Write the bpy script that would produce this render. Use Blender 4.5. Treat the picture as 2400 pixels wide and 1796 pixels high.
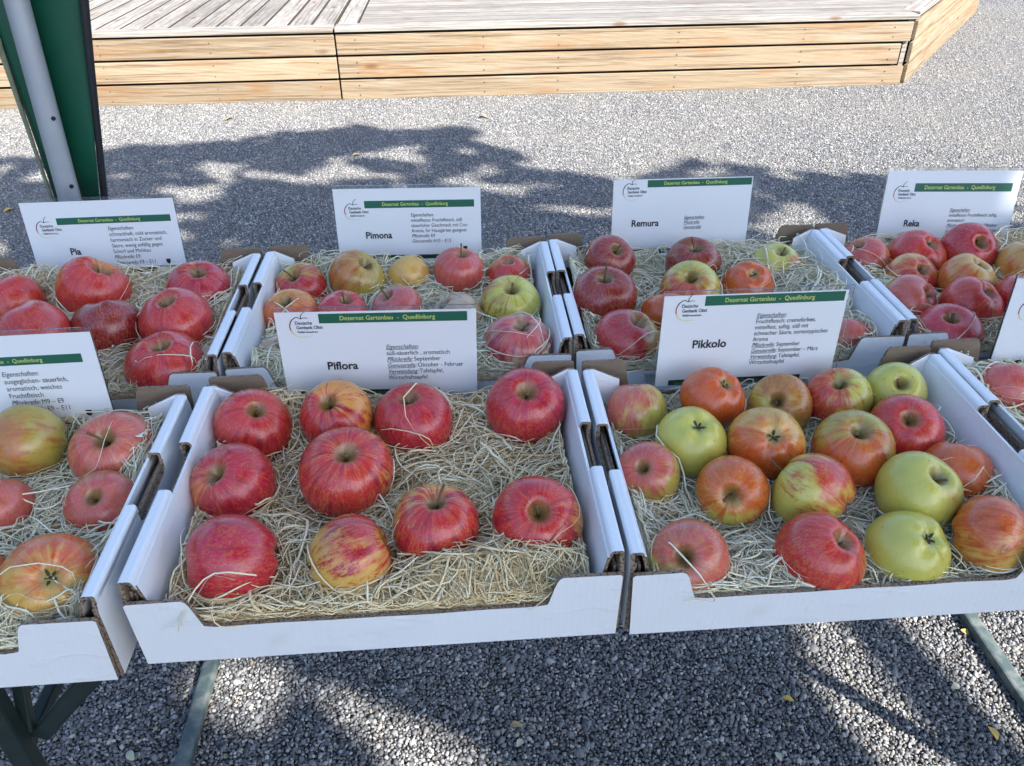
import bpy, math, random
import numpy as np
from mathutils import Vector, Matrix, Quaternion
R = math.radians
scene = bpy.context.scene
for _o in list(bpy.data.objects):
    bpy.data.objects.remove(_o)

# ------------------------------------------------------------------ camera
cam_d = bpy.data.cameras.new('camera')
cam = bpy.data.objects.new('camera', cam_d)
scene.collection.objects.link(cam)
scene.camera = cam
cam_d.sensor_fit = 'HORIZONTAL'; cam_d.sensor_width = 36.0
cam_d.lens = 1897.55 / 2400 * 36.0
cam_d.clip_start = 0.02; cam_d.clip_end = 600
PITCH, YAW, ROLL = 0.5857, 0.0676, -0.0101
_f = Vector((math.sin(YAW)*math.cos(PITCH), math.cos(YAW)*math.cos(PITCH), -math.sin(PITCH)))
_r = Vector((math.cos(YAW), -math.sin(YAW), 0)); _u = _r.cross(_f)
_R = math.cos(ROLL)*_r + math.sin(ROLL)*_u; _U = -math.sin(ROLL)*_r + math.cos(ROLL)*_u
_m = Matrix((_R, _U, -_f)).transposed().to_4x4()
_m.translation = Vector((0.2790, -0.4517, 1.3296))
cam.matrix_world = _m

# ------------------------------------------------------------------ light
SUN = Vector((0.54, -0.56, 0.63)).normalized()       # direction towards the sun
world = bpy.data.worlds.new('World'); scene.world = world; world.use_nodes = True
wn = world.node_tree.nodes; wl = world.node_tree.links
bg = wn['Background']
sky = wn.new('ShaderNodeTexSky'); sky.sky_type = 'NISHITA'; sky.sun_disc = False
sky.sun_elevation = math.asin(SUN.z); sky.sun_rotation = math.atan2(SUN.x, SUN.y)
sky.air_density = 1.0; sky.dust_density = 1.0; sky.ozone_density = 1.6
wl.new(sky.outputs[0], bg.inputs[0]); bg.inputs[1].default_value = 0.128
sun_d = bpy.data.lights.new('sun', 'SUN'); sun_d.energy = 4.3; sun_d.angle = R(0.53)
sun_d.color = (1.0, 0.94, 0.84)
sun = bpy.data.objects.new('sun', sun_d); scene.collection.objects.link(sun)
sun.rotation_euler = SUN.to_track_quat('Z', 'Y').to_euler()
sun.location = (6, -6, 9)
vs = scene.view_settings
vs.view_transform = 'Standard'; vs.look = 'None'; vs.exposure = 1.9; vs.gamma = 1.0
vs.use_curve_mapping = False
scene.cycles.use_denoising = True
scene.cycles.max_bounces = 7; scene.cycles.diffuse_bounces = 3
scene.cycles.transparent_max_bounces = 8
scene.cycles.caustics_reflective = False; scene.cycles.caustics_refractive = False

# ------------------------------------------------------------------ helpers
def link(o, parent=None):
    scene.collection.objects.link(o)
    if parent is not None: o.parent = parent
    return o
def empty(name, loc=(0,0,0), rz=0.0):
    o = bpy.data.objects.new(name, None); o.empty_display_size = .02
    o.location = loc; o.rotation_euler = (0,0,rz); return link(o)
def tag(o, label=None, cat=None, group=None, kind=None):
    if label: o['label'] = label
    if cat: o['category'] = cat
    if group: o['group'] = group
    if kind: o['kind'] = kind
    return o
def mesh_np(name, co, quads=None, tris=None):
    """fast mesh from numpy arrays"""
    me = bpy.data.meshes.new(name)
    co = np.asarray(co, dtype=np.float32).reshape(-1,3)
    q = np.zeros((0,4),int) if quads is None else np.asarray(quads,int).reshape(-1,4)
    t = np.zeros((0,3),int) if tris is None else np.asarray(tris,int).reshape(-1,3)
    me.vertices.add(len(co)); me.vertices.foreach_set('co', co.ravel())
    nl = q.size + t.size
    me.loops.add(nl); me.loops.foreach_set('vertex_index', np.concatenate([q.ravel(), t.ravel()]).astype(np.int32))
    st = np.concatenate([np.arange(len(q))*4, q.size+np.arange(len(t))*3]).astype(np.int32)
    me.polygons.add(len(q)+len(t)); me.polygons.foreach_set('loop_start', st)
    me.update(calc_edges=True); me.validate()
    return me
def smooth(me, on=True):
    me.polygons.foreach_set('use_smooth', np.full(len(me.polygons), on)); me.update()
def obj(name, me, mats, parent=None):
    o = bpy.data.objects.new(name, me)
    if not isinstance(mats,(list,tuple)): mats=[mats]
    if not me.materials:
        for m in mats: me.materials.append(m)
    return link(o, parent)
class MB:
    """collects convex pieces and links them as one mesh"""
    def __init__(s): s.v=[]; s.f=[]; s.mi=[]
    def add(s, vs_, fs, mi=0):
        b=len(s.v); s.v+= [tuple(v) for v in vs_]; s.f+= [tuple(i+b for i in f) for f in fs]
        s.mi += list(mi) if isinstance(mi,(list,tuple)) else [mi]*len(fs)
        return s
    def box(s, a, b, mi=0):
        x0,y0,z0=a; x1,y1,z1=b
        v=[(x0,y0,z0),(x1,y0,z0),(x1,y1,z0),(x0,y1,z0),(x0,y0,z1),(x1,y0,z1),(x1,y1,z1),(x0,y1,z1)]
        return s.add(v,[(3,2,1,0),(4,5,6,7),(0,1,5,4),(1,2,6,5),(2,3,7,6),(3,0,4,7)],mi)
    def prism(s, poly, axis, a0, a1, m0=0, m1=0, me_=0):
        """poly: 2D outline (ccw) in the two other axes, extruded along axis"""
        n=len(poly)
        def p3(u,v,a):
            return {'x':(a,u,v),'y':(u,a,v),'z':(u,v,a)}[axis]
        v=[p3(u,w,a0) for u,w in poly]+[p3(u,w,a1) for u,w in poly]
        fs=[tuple(range(n)) if axis=='y' else tuple(reversed(range(n))), tuple(reversed(range(n,2*n))) if axis=='y' else tuple(range(n,2*n))]
        mi=[m0,m1]
        for i in range(n):
            j=(i+1)%n
            fs.append((i,n+i,n+j,j) if axis=='y' else (i,j,n+j,n+i)); mi.append(me_)
        return s.add(v,fs,mi)
    def bar(s, p, q, w, h, up=(0,0,1), mi=0):
        p=Vector(p); q=Vector(q); t=(q-p).normalized(); up=Vector(up)
        a=t.cross(up).normalized()*w/2; b=a.cross(t).normalized()*h/2
        v=[p-a-b,p+a-b,p+a+b,p-a+b,q-a-b,q+a-b,q+a+b,q-a+b]
        return s.add(v,[(0,1,2,3),(7,6,5,4),(0,4,5,1),(1,5,6,2),(2,6,7,3),(3,7,4,0)],mi)
    def tube(s, pts, rad, n=8, mi=0, cap=True):
        pts=[Vector(p) for p in pts]; base=len(s.v); vv=[]; fs=[]
        if not isinstance(rad,(list,tuple)): rad=[rad]*len(pts)
        ref=None
        for i,p in enumerate(pts):
            t=(pts[min(i+1,len(pts)-1)]-pts[max(i-1,0)]).normalized()
            if ref is None:
                ref=t.orthogonal().normalized()
            ref=(ref-t*ref.dot(t)).normalized(); b=t.cross(ref)
            for k in range(n):
                an=2*math.pi*k/n
                vv.append(p+(ref*math.cos(an)+b*math.sin(an))*rad[i])
        for i in range(len(pts)-1):
            for k in range(n):
                k2=(k+1)%n
                fs.append((i*n+k,i*n+k2,(i+1)*n+k2,(i+1)*n+k))
        if cap:
            fs.append(tuple(reversed(range(n)))); fs.append(tuple(range((len(pts)-1)*n,len(pts)*n)))
        return s.add(vv,fs,mi)
    def mesh(s, name):
        me=bpy.data.meshes.new(name); me.from_pydata(s.v,[],s.f)
        me.polygons.foreach_set('material_index', s.mi); me.update(); return me
    def build(s, name, mats, parent=None, sm=False, bevel=0, seg=2):
        me=s.mesh(name)
        o=obj(name, me, mats, parent)
        if sm: smooth(me)
        if bevel:
            b=o.modifiers.new('bevel','BEVEL'); b.width=bevel; b.segments=seg; b.limit_method='ANGLE'; b.angle_limit=R(40)
        return o

# ------------------------------------------------------------------ materials
class NT:
    def __init__(s, name):
        s.m=bpy.data.materials.new(name); s.m.use_nodes=True
        s.n=s.m.node_tree.nodes; s.l=s.m.node_tree.links
        s.b=s.n['Principled BSDF']
    def node(s, t, **kw):
        n=s.n.new(t)
        for k,v in kw.items(): setattr(n,k,v)
        return n
    def inp(s, n, i, v):
        if hasattr(v,'links') or isinstance(v, bpy.types.NodeSocket): s.l.new(v, n.inputs[i])
        else: n.inputs[i].default_value=v
    def math(s, op, a, b=0.0, c=None, clamp=False):
        n=s.node('ShaderNodeMath', operation=op, use_clamp=clamp); s.inp(n,0,a); s.inp(n,1,b)
        if c is not None: s.inp(n,2,c)
        return n.outputs[0]
    def vmath(s, op, a, b=(0,0,0)):
        n=s.node('ShaderNodeVectorMath', operation=op); s.inp(n,0,a); s.inp(n,1,b)
        return n.outputs['Value'] if op in ('DOT_PRODUCT','LENGTH') else n.outputs[0]
    def noise(s, vec, scale, detail=3.0, rough=.55, dist=0.0, out=0):
        n=s.node('ShaderNodeTexNoise'); s.inp(n,'Scale',scale); s.inp(n,'Detail',detail); s.inp(n,'Roughness',rough); s.inp(n,'Distortion',dist)
        if vec is not None: s.l.new(vec, n.inputs['Vector'])
        return n.outputs[out]
    def mix(s, fac, a, b, mode='MIX'):
        n=s.node('ShaderNodeMix', data_type='RGBA', blend_type=mode); n.clamp_factor=True
        s.inp(n,0,fac)
        for i,v in ((6,a),(7,b)):
            if isinstance(v,(tuple,list)) and len(v)==3: v=(*v,1)
            s.inp(n,i,v)
        return n.outputs[2]
    def ramp(s, fac, lo, hi):
        n=s.node('ShaderNodeMapRange', interpolation_type='SMOOTHSTEP'); s.inp(n,0,fac); s.inp(n,1,lo); s.inp(n,2,hi); s.inp(n,3,0.0); s.inp(n,4,1.0)
        return n.outputs[0]
    def mapping(s, vec, loc=(0,0,0), scale=(1,1,1), rot=(0,0,0)):
        n=s.node('ShaderNodeMapping'); s.inp(n,0,vec); s.inp(n,1,loc); s.inp(n,2,rot); s.inp(n,3,scale); return n.outputs[0]
    def bump(s, h, strength=.3, dist=.01):
        n=s.node('ShaderNodeBump'); n.inputs['Strength'].default_value=strength; n.inputs['Distance'].default_value=dist
        s.l.new(h, n.inputs['Height']); s.l.new(n.outputs[0], s.b.inputs['Normal'])
    def set(s, **kw):
        for k,v in kw.items():
            k=k.replace('_',' ')
            if isinstance(v,(tuple,list)) and len(v)==3: v=(*v,1)
            s.inp(s.b,k,v)
        return s.m
    def coord(s, w='Object'):
        return s.node('ShaderNodeTexCoord').outputs[w]
    def rnd(s):
        return s.node('ShaderNodeObjectInfo').outputs['Random']
    def attr(s, name, out='Fac'):
        n=s.node('ShaderNodeAttribute', attribute_name=name); return n.outputs[out]

def plain(name, col, rough=.6, var=.12, scale=30, metal=0.0, bump=0.0, spec=.5):
    t=NT(name); c=t.coord()
    f=t.noise(c, scale, 4)
    a=tuple(k*(1-var) for k in col); b=tuple(min(1,k*(1+var)) for k in col)
    t.set(Base_Color=t.mix(f,a,b), Roughness=rough, Metallic=metal, Specular_IOR_Level=spec)
    if bump: t.bump(t.noise(c, scale*6, 3), bump, .001)
    return t.m

def m_white_card():
    t=NT('white_cardboard'); c=t.coord()
    f=t.noise(c, 6, 4); f2=t.noise(c, 90, 3)
    base=t.mix(f,(.69,.69,.69),(.775,.775,.775))
    stain=t.ramp(t.noise(c,14,5,.6),.62,.78)
    base=t.mix(t.math('MULTIPLY',stain,.22),base,(.55,.50,.43))
    # faint corrugation ribs showing through the liner
    t.set(Base_Color=base, Roughness=.55, Specular_IOR_Level=.35)
    w=t.node('ShaderNodeTexWave', wave_type='BANDS', bands_direction='X'); t.inp(w,'Vector',c); w.inputs['Scale'].default_value=55
    dent=t.ramp(t.noise(t.mapping(c,scale=(1,1,2.5)),22,3,.5,1.2),.55,.75)
    t.bump(t.math('ADD',t.math('ADD',t.math('MULTIPLY',w.outputs['Fac'],.25),f2),t.math('MULTIPLY',dent,3.0)),.16,.0010)
    return t.m
def m_kraft():
    t=NT('kraft_board'); c=t.coord()
    f=t.noise(t.mapping(c,scale=(1,1,4)), 60, 5)
    t.set(Base_Color=t.mix(f,(.15,.105,.07),(.27,.195,.135)), Roughness=.85)
    t.bump(f,.15,.001); return t.m
def m_fluted():
    t=NT('fluted_edge'); c=t.coord()
    v=t.node('ShaderNodeTexVoronoi'); t.inp(v,'Vector',c); v.inputs['Scale'].default_value=420
    f=t.ramp(v.outputs['Distance'],.15,.55)
    t.set(Base_Color=t.mix(f,(.05,.036,.026),(.24,.17,.115)), Roughness=.9)
    t.bump(f,.5,.0015); return t.m
WHITE=m_white_card(); KRAFT=m_kraft(); FLUTE=m_fluted()

def m_apple(i, G, B, amt, bdir, streak):
    t=NT('apple_skin_%02d'%i); c=t.coord('Object')
    rnd=random.Random(i*7+3)
    off=(rnd.uniform(-40,40),rnd.uniform(-40,40),rnd.uniform(-40,40))
    sep=t.node('ShaderNodeSeparateXYZ'); t.inp(sep,0,c); x,y,z=sep.outputs
    rho=t.math('SQRT',t.math('ADD',t.math('MULTIPLY',x,x),t.math('MULTIPLY',y,y)))
    rs=t.math('MAXIMUM',rho,.02)
    cx=t.math('DIVIDE',x,rs); cy=t.math('DIVIDE',y,rs)
    comb=t.node('ShaderNodeCombineXYZ'); t.inp(comb,0,cx); t.inp(comb,1,cy); t.inp(comb,2,t.math('MULTIPLY',z,.30))
    sv=t.mapping(comb.outputs[0],loc=off)
    s1=t.noise(sv,5.5,5,.62,.3); s2=t.noise(t.mapping(comb.outputs[0],loc=(off[1],off[2],off[0]),scale=(1,1,1.8)),19,5,.7,.2)
    blot=t.noise(t.mapping(c,loc=off),1.6,4,.55)
    d=t.vmath('DOT_PRODUCT',c,bdir)
    # blush coverage
    cov=t.math('ADD',t.math('MULTIPLY',d,.40),t.math('MULTIPLY',t.math('SUBTRACT',blot,.5),.9))
    cov=t.math('ADD',cov,t.math('MULTIPLY',t.math('SUBTRACT',s1,.5),.7*streak+.25))
    thr=.62-1.25*amt
    blush=t.ramp(cov,thr-.14,thr+.22)
    st=t.ramp(t.math('ADD',t.math('MULTIPLY',s1,.5),t.math('MULTIPLY',s2,.5)),.505,.575)
    st=t.math('MULTIPLY',st,streak)
    ground=t.mix(t.noise(t.mapping(c,loc=off),2.2,3),tuple(k*.82 for k in G),tuple(min(1,k*1.12) for k in G))
    deep=(B[0]*.52,B[1]*.28,B[2]*.55)
    half=tuple(.38*g+.62*b for g,b in zip(G,B))
    col=t.mix(blush,ground,t.mix(t.ramp(s2,.42,.62),B,half))
    covs=t.ramp(cov,thr-.5,thr+.15)
    col=t.mix(t.math('MULTIPLY',st,covs),col,deep)
    # russet and green in the stem hollow
    near=t.math('MULTIPLY',t.ramp(t.math('ADD',rho,t.math('MULTIPLY',s1,.22)),.50,.20),t.ramp(z,.0,.30))
    col=t.mix(t.math('MULTIPLY',near,.88),col,t.mix(s2,(.085,.070,.022),(.30,.24,.075)))
    nb=t.math('MULTIPLY',t.ramp(t.math('ADD',rho,t.math('MULTIPLY',s1,.15)),.42,.14),t.ramp(z,-.1,-.4))
    col=t.mix(t.math('MULTIPLY',nb,.75),col,(.24,.27,.06))
    # lenticels
    v=t.node('ShaderNodeTexVoronoi'); t.inp(v,'Vector',t.mapping(c,loc=off)); v.inputs['Scale'].default_value=12; v.inputs['Randomness'].default_value=1
    dots=t.ramp(v.outputs['Distance'],.16,.09)
    col=t.mix(t.math('MULTIPLY',dots,.50),col,(.62,.42,.24))
    sp=t.node('ShaderNodeTexVoronoi'); t.inp(sp,'Vector',t.mapping(c,loc=(off[2],1,off[0]))); sp.inputs['Scale'].default_value=3.1
    spots=t.ramp(sp.outputs['Distance'],.075,.045)
    col=t.mix(t.math('MULTIPLY',spots,.75),col,(.10,.07,.03))
    # waxy bloom in patches
    bl=t.math('MULTIPLY',t.ramp(t.noise(t.mapping(c,loc=off),3.5,6,.7),.5,.8),.05)
    col=t.mix(bl,col,(.60,.46,.44))
    hs=t.node('ShaderNodeHueSaturation'); t.inp(hs,'Color',col); hs.inputs['Hue'].default_value=.494; hs.inputs['Saturation'].default_value=1.02; hs.inputs['Value'].default_value=1.04; col=hs.outputs[0]
    t.set(Base_Color=col, Roughness=t.math('ADD',.15,t.math('MULTIPLY',blot,.20)), Specular_IOR_Level=.5)
    t.b.inputs['Coat Weight'].default_value=.30; t.b.inputs['Coat Roughness'].default_value=.10
    t.bump(t.math('ADD',t.math('MULTIPLY',s2,.6),t.noise(c,26,3)),.10,.02)
    return t.m
STEM=plain('apple_stem',(.15,.095,.045),.8,.5,40)
CALYX=plain('apple_calyx',(.045,.038,.02),.9,.5,40)

def m_straw(name, a, b, c_):
    t=NT(name); tone=t.attr('tone')
    col=t.mix(t.ramp(tone,0,.6),a,b); col=t.mix(t.ramp(tone,.55,1),col,c_)
    g=t.noise(t.coord(),900,2)
    col=t.mix(t.math('MULTIPLY',g,.25),col,tuple(k*.6 for k in a))
    t.set(Base_Color=col, Roughness=.62, Specular_IOR_Level=.3)
    return t.m

def m_wood(name, cols, gray=0.0):
    """boards: long axis is local X; ribs run along the length"""
    t=NT(name); c=t.coord(); r=t.rnd()
    comb=t.node('ShaderNodeCombineXYZ'); t.inp(comb,0,t.math('MULTIPLY',r,37.0)); t.inp(comb,1,t.math('MULTIPLY',r,91.0)); t.inp(comb,2,t.math('MULTIPLY',r,53.0))
    p=t.vmath('ADD',c,comb.outputs[0])
    warp=t.noise(t.mapping(p,scale=(.9,5,5)),2.4,3,.5)
    g1=t.noise(t.mapping(p,scale=(.45,26,26)),3.0,5,.65,.5)
    w=t.node('ShaderNodeTexWave', wave_type='BANDS', bands_direction='Z'); 
    t.inp(w,'Vector',t.mapping(p,scale=(.25,.9,1))); w.inputs['Scale'].default_value=38; w.inputs['Distortion'].default_value=7; w.inputs['Detail'].default_value=3; w.inputs['Detail Scale'].default_value=.8
    ring=w.outputs['Fac']
    v=t.node('ShaderNodeTexVoronoi'); t.inp(v,'Vector',t.mapping(p,scale=(1,3.0,3.0))); v.inputs['Scale'].default_value=2.4
    knot=t.ramp(v.outputs['Distance'],.15,.04)
    col=t.mix(ring,cols[0],cols[1]); col=t.mix(t.math('MULTIPLY',t.ramp(g1,.48,.64),.9),col,cols[2])
    col=t.mix(t.math('MULTIPLY',t.ramp(warp,.5,.75),.55),col,cols[3])
    blot=t.noise(t.mapping(p,loc=(7,3,1),scale=(.8,5,5)),2.0,4,.6,.6)
    col=t.mix(t.math('MULTIPLY',t.ramp(blot,.52,.70),  .7 if gray<.13 else .25),col,tuple(k*m for k,m in zip(cols[0],(1.05,.72,.42))))
    col=t.mix(t.math('MULTIPLY',knot,.8),col,(.13,.06,.022))
    hue=t.math('ADD',.82,t.math('MULTIPLY',r,.36)); 
    hs=t.node('ShaderNodeHueSaturation'); t.inp(hs,'Color',col); t.inp(hs,'Value',hue); hs.inputs['Saturation'].default_value=1-gray
    t.set(Base_Color=hs.outputs[0], Roughness=.75, Specular_IOR_Level=.25)
    sep=t.node('ShaderNodeSeparateXYZ'); t.inp(sep,0,c)
    a=t.math('ADD',sep.outputs[1],sep.outputs[2])
    rib=t.math('ABSOLUTE',t.math('SINE',t.math('MULTIPLY',a,420.0)))
    t.bump(t.math('ADD',t.math('MULTIPLY',rib,1.0),t.math('MULTIPLY',g1,.7)),.45,.003)
    return t.m
WOOD_FACE=m_wood('deck_face_wood',[(.245,.178,.108),(.305,.240,.160),(.135,.084,.046),(.33,.285,.215)],.08)
WOOD_TOP=m_wood('deck_top_wood',[(.205,.185,.165),(.27,.25,.225),(.10,.088,.075),(.30,.28,.255)],.15)
BOARD_SIDE=plain('weathered_board_edge',(.045,.036,.028),.95,.4,20)  # dark board sides: shade of the gaps between boards put into the colour
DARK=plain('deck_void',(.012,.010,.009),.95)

# ------------------------------------------------------------------ ground
def m_ground():
    t=NT('gravel_bed'); c=t.coord()
    v=t.node('ShaderNodeTexVoronoi'); t.inp(v,'Vector',c); v.inputs['Scale'].default_value=130
    f=t.ramp(v.outputs['Distance'],.1,.6)
    col=t.mix(f,(.10,.10,.10),(.02,.021,.024)); col=t.mix(t.math('MULTIPLY',t.noise(c,1.2,4),.5),col,(.13,.12,.11))
    t.set(Base_Color=col, Roughness=.95); t.bump(v.outputs['Distance'],.6,.006)
    return t.m
gm=MB(); gm.add([(-300,-300,0),(300,-300,0),(300,300,0),(-300,300,0)],[(0,1,2,3)])
tag(gm.build('ground', m_ground()), kind='structure')

def m_pebble():
    t=NT('crushed_stone'); tone=t.attr('tone'); c=t.coord()
    col=t.mix(t.ramp(tone,0,.75),(.055,.058,.064),(.20,.20,.202)); col=t.mix(t.ramp(tone,.75,.93),col,(.44,.435,.42)); col=t.mix(t.ramp(tone,.955,.985),col,(.30,.24,.17))
    wp=t.node('ShaderNodeNewGeometry').outputs['Position']
    dust=t.ramp(t.noise(wp,1.1,5,.6),.42,.72)
    col=t.mix(t.math('MULTIPLY',dust,.40),col,(.25,.23,.20))
    t.set(Base_Color=t.mix(t.math('MULTIPLY',t.noise(c,700,3),.4),col,(.15,.15,.155)), Roughness=.72, Specular_IOR_Level=.4)
    return t.m
def gravel():
    rg=np.random.default_rng(5)
    S=.6; sp=.0053; n=int(S/sp)
    gx,gy=np.meshgrid(np.arange(n),np.arange(n)); 
    px=(gx.ravel()+.5+rg.uniform(-.48,.48,n*n))*sp-S/2; py=(gy.ravel()+.5+rg.uniform(-.48,.48,n*n))*sp-S/2
    N=len(px)
    # icosahedron
    ph=(1+5**.5)/2
    iv=np.array([(-1,ph,0),(1,ph,0),(-1,-ph,0),(1,-ph,0),(0,-1,ph),(0,1,ph),(0,-1,-ph),(0,1,-ph),(ph,0,-1),(ph,0,1),(-ph,0,-1),(-ph,0,1)],float)/math.sqrt(1+ph*ph)
    it=np.array([(0,11,5),(0,5,1),(0,1,7),(0,7,10),(0,10,11),(1,5,9),(5,11,4),(11,10,2),(10,7,6),(7,1,8),(3,9,4),(3,4,2),(3,2,6),(3,6,8),(3,8,9),(4,9,5),(2,4,11),(6,2,10),(8,6,7),(9,8,1)])
    sc=rg.lognormal(-.05,.30,N)*.0035
    V=iv[None]*(1+rg.uniform(-.28,.28,(N,12,1)))
    V=V*np.stack([rg.uniform(.8,1.35,N),rg.uniform(.65,1.05,N),rg.uniform(.5,.9,N)],1)[:,None]
    th=rg.uniform(0,2*np.pi,N); tilt=rg.normal(0,.5,N)
    ct,st_=np.cos(tilt)[:,None],np.sin(tilt)[:,None]
    x,y,z=V[...,0],V[...,1],V[...,2]; x,z=x*ct+z*st_,-x*st_+z*ct
    c,s=np.cos(th)[:,None],np.sin(th)[:,None]; x,y=x*c-y*s,x*s+y*c
    P=np.stack([px[:,None]+x*sc[:,None],py[:,None]+y*sc[:,None],z*sc[:,None]+(.0012+rg.uniform(0,.0042,N))[:,None]],-1)
    T=(np.arange(N)[:,None,None]*12+it[None]).reshape(-1,3)
    co=P.reshape(-1,3)
    # tile anchor points: every cell the camera can see
    pts=[]; rot=[]
    for i in range(-16,26):
        for j in range(-1,20):
            X=i*S; Y=j*S+.1
            half=.62*(Y+.45)*1.15+.75
            if Y>9.5 or abs(X-.28-.068*(Y+.45))>half*1.05+.3: continue
            pts.append((X,Y,0)); rot.append(rg.integers(0,4)*math.pi/2)
    nb=len(co)
    me=mesh_np('gravel_chips', np.vstack([co,np.array(pts)]), None, T)
    a=me.attributes.new('tone','FLOAT','POINT'); tone=np.concatenate([np.repeat(rg.random(N),12),np.zeros(len(pts))]); a.data.foreach_set('value',tone.astype(np.float32))
    a=me.attributes.new('anchor','BOOLEAN','POINT'); a.data.foreach_set('value',np.concatenate([np.zeros(nb,bool),np.ones(len(pts),bool)]))
    a=me.attributes.new('turn','FLOAT','POINT'); a.data.foreach_set('value',np.concatenate([np.zeros(nb),np.array(rot)]).astype(np.float32))
    o=obj('gravel',me,m_pebble())
    ng=bpy.data.node_groups.new('gravel_spread','GeometryNodeTree')
    ng.interface.new_socket('Geometry',in_out='INPUT',socket_type='NodeSocketGeometry'); ng.interface.new_socket('Geometry',in_out='OUTPUT',socket_type='NodeSocketGeometry')
    N_=ng.nodes; L=ng.links
    gi=N_.new('NodeGroupInput'); go=N_.new('NodeGroupOutput')
    at=N_.new('GeometryNodeInputNamedAttribute'); at.data_type='BOOLEAN'; at.inputs[0].default_value='anchor'
    sg=N_.new('GeometryNodeSeparateGeometry'); sg.domain='POINT'
    L.new(gi.outputs[0],sg.inputs[0]); L.new(at.outputs[0],sg.inputs[1])
    tr=N_.new('GeometryNodeInputNamedAttribute'); tr.data_type='FLOAT'; tr.inputs[0].default_value='turn'
    cx=N_.new('ShaderNodeCombineXYZ'); L.new(tr.outputs[0],cx.inputs[2])
    ip=N_.new('GeometryNodeInstanceOnPoints'); L.new(sg.outputs[0],ip.inputs['Points']); L.new(sg.outputs[1],ip.inputs['Instance']); L.new(cx.outputs[0],ip.inputs['Rotation'])
    L.new(ip.outputs[0],go.inputs[0])
    md=o.modifiers.new('spread','NODES'); md.node_group=ng
    return tag(o,'grey crushed stone gravel covering the whole yard','gravel',kind='stuff')
gravel()

# ------------------------------------------------------------------ wooden deck
def deck():
    d=empty('wooden_deck',(0,4.86,0)); tag(d,'pale larch platform with a slanted right end behind the apple table','deck')
    H=.43; XJ=-.416; XL=-3.2; XR=3.2; rg=random.Random(4)
    def board(name,p,q,w,h,mat,up=(0,0,1),bev=.004):
        """board from p to q (local X along it)"""
        p=Vector(p); q=Vector(q); L=(q-p).length
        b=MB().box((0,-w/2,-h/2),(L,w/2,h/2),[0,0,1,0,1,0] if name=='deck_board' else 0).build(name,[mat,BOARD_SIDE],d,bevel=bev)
        t=(q-p).normalized(); u=Vector(up); s=u.cross(t).normalized(); u=t.cross(s)
        b.matrix_local=Matrix((t,s,u)).transposed().to_4x4(); b.location=p
        return b
    # front planks, three rows on each side of the joint
    rows=[(.004,.122),(.136,.258),(.272,.388)]
    for z0,z1 in rows:
        zc=(z0+z1)/2; hh=z1-z0
        jit=rg.uniform(-.002,.002)
        board('face_plank',(XL,jit,zc),(XJ-.006,jit,zc),.026,hh,WOOD_FACE)
        cut={.004:0.0,.136:-.05,.272:.0}[z0]
        board('face_plank',(XJ+.004,-jit,zc),(XR+cut,-jit,zc),.026,hh,WOOD_FACE)
    # dark carcass behind the planks
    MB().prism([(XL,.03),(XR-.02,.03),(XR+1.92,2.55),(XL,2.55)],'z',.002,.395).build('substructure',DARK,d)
    # top edging boards
    board('edge_board',(XL,.035,H-.014),(XJ-.006,.035,H-.014),.118,.028,WOOD_TOP)
    board('edge_board',(XJ+.004,.045,H-.014),(XR+.02,.045,H-.014),.140,.028,WOOD_TOP)
    # left bay: boards running away from the viewer
    x=XJ-.010
    k=0
    while x>XL+.12:
        w=.128
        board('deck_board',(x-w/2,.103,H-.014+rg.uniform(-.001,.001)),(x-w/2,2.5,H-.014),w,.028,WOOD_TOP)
        x-=w+.015
    # one board of the joint
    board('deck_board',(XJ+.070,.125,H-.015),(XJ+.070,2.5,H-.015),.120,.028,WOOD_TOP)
    # right bay: boards parallel to the front, ends follow the slanted end
    y=.125
    while y<2.4:
        w=.138; xe=XR+.77*(y+w/2)*.98
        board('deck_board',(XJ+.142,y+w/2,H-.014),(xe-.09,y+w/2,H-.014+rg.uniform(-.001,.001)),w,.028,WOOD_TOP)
        y+=w+.012
    # slanted end
    e0=Vector((XR+.01,.0,0)); e1=Vector((XR+2.0,2.60,0)); t=(e1-e0).normalized(); n=Vector((t.y,-t.x,0))
    for z0,z1 in rows:
        a=e0+t*.03+n*.004; b=e1
        board('end_plank',(a.x,a.y,(z0+z1)/2),(b.x,b.y,(z0+z1)/2),.026,z1-z0,WOOD_FACE)
    a=e0+t*.10-n*.055; b=e1-n*.055
    board('edge_board',(a.x,a.y,H-.012),(b.x,b.y,H-.012),.118,.028,WOOD_TOP)
    # corner post seen in the gap
    MB().box((XR-.03,.012,.10),(XR+.0,.04,.27)).build('corner_batten',WOOD_TOP,d)
    # nails
    nm=MB()
    for X in (XJ+.12,XJ+.9,.95,1.7,2.5,XR-.12,XJ-.12,XJ-.75,XJ-1.4):
        for z0,z1 in rows:
            for zz in (z0+.03,z1-.03):
                nm.tube([(X,-.016,zz),(X,-.010,zz)],.0035,8)
    tag(nm.build('nail_heads',plain('nail_steel',(.10,.09,.08),.5,.2,20,.6),d),kind='stuff')
deck()

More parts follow.
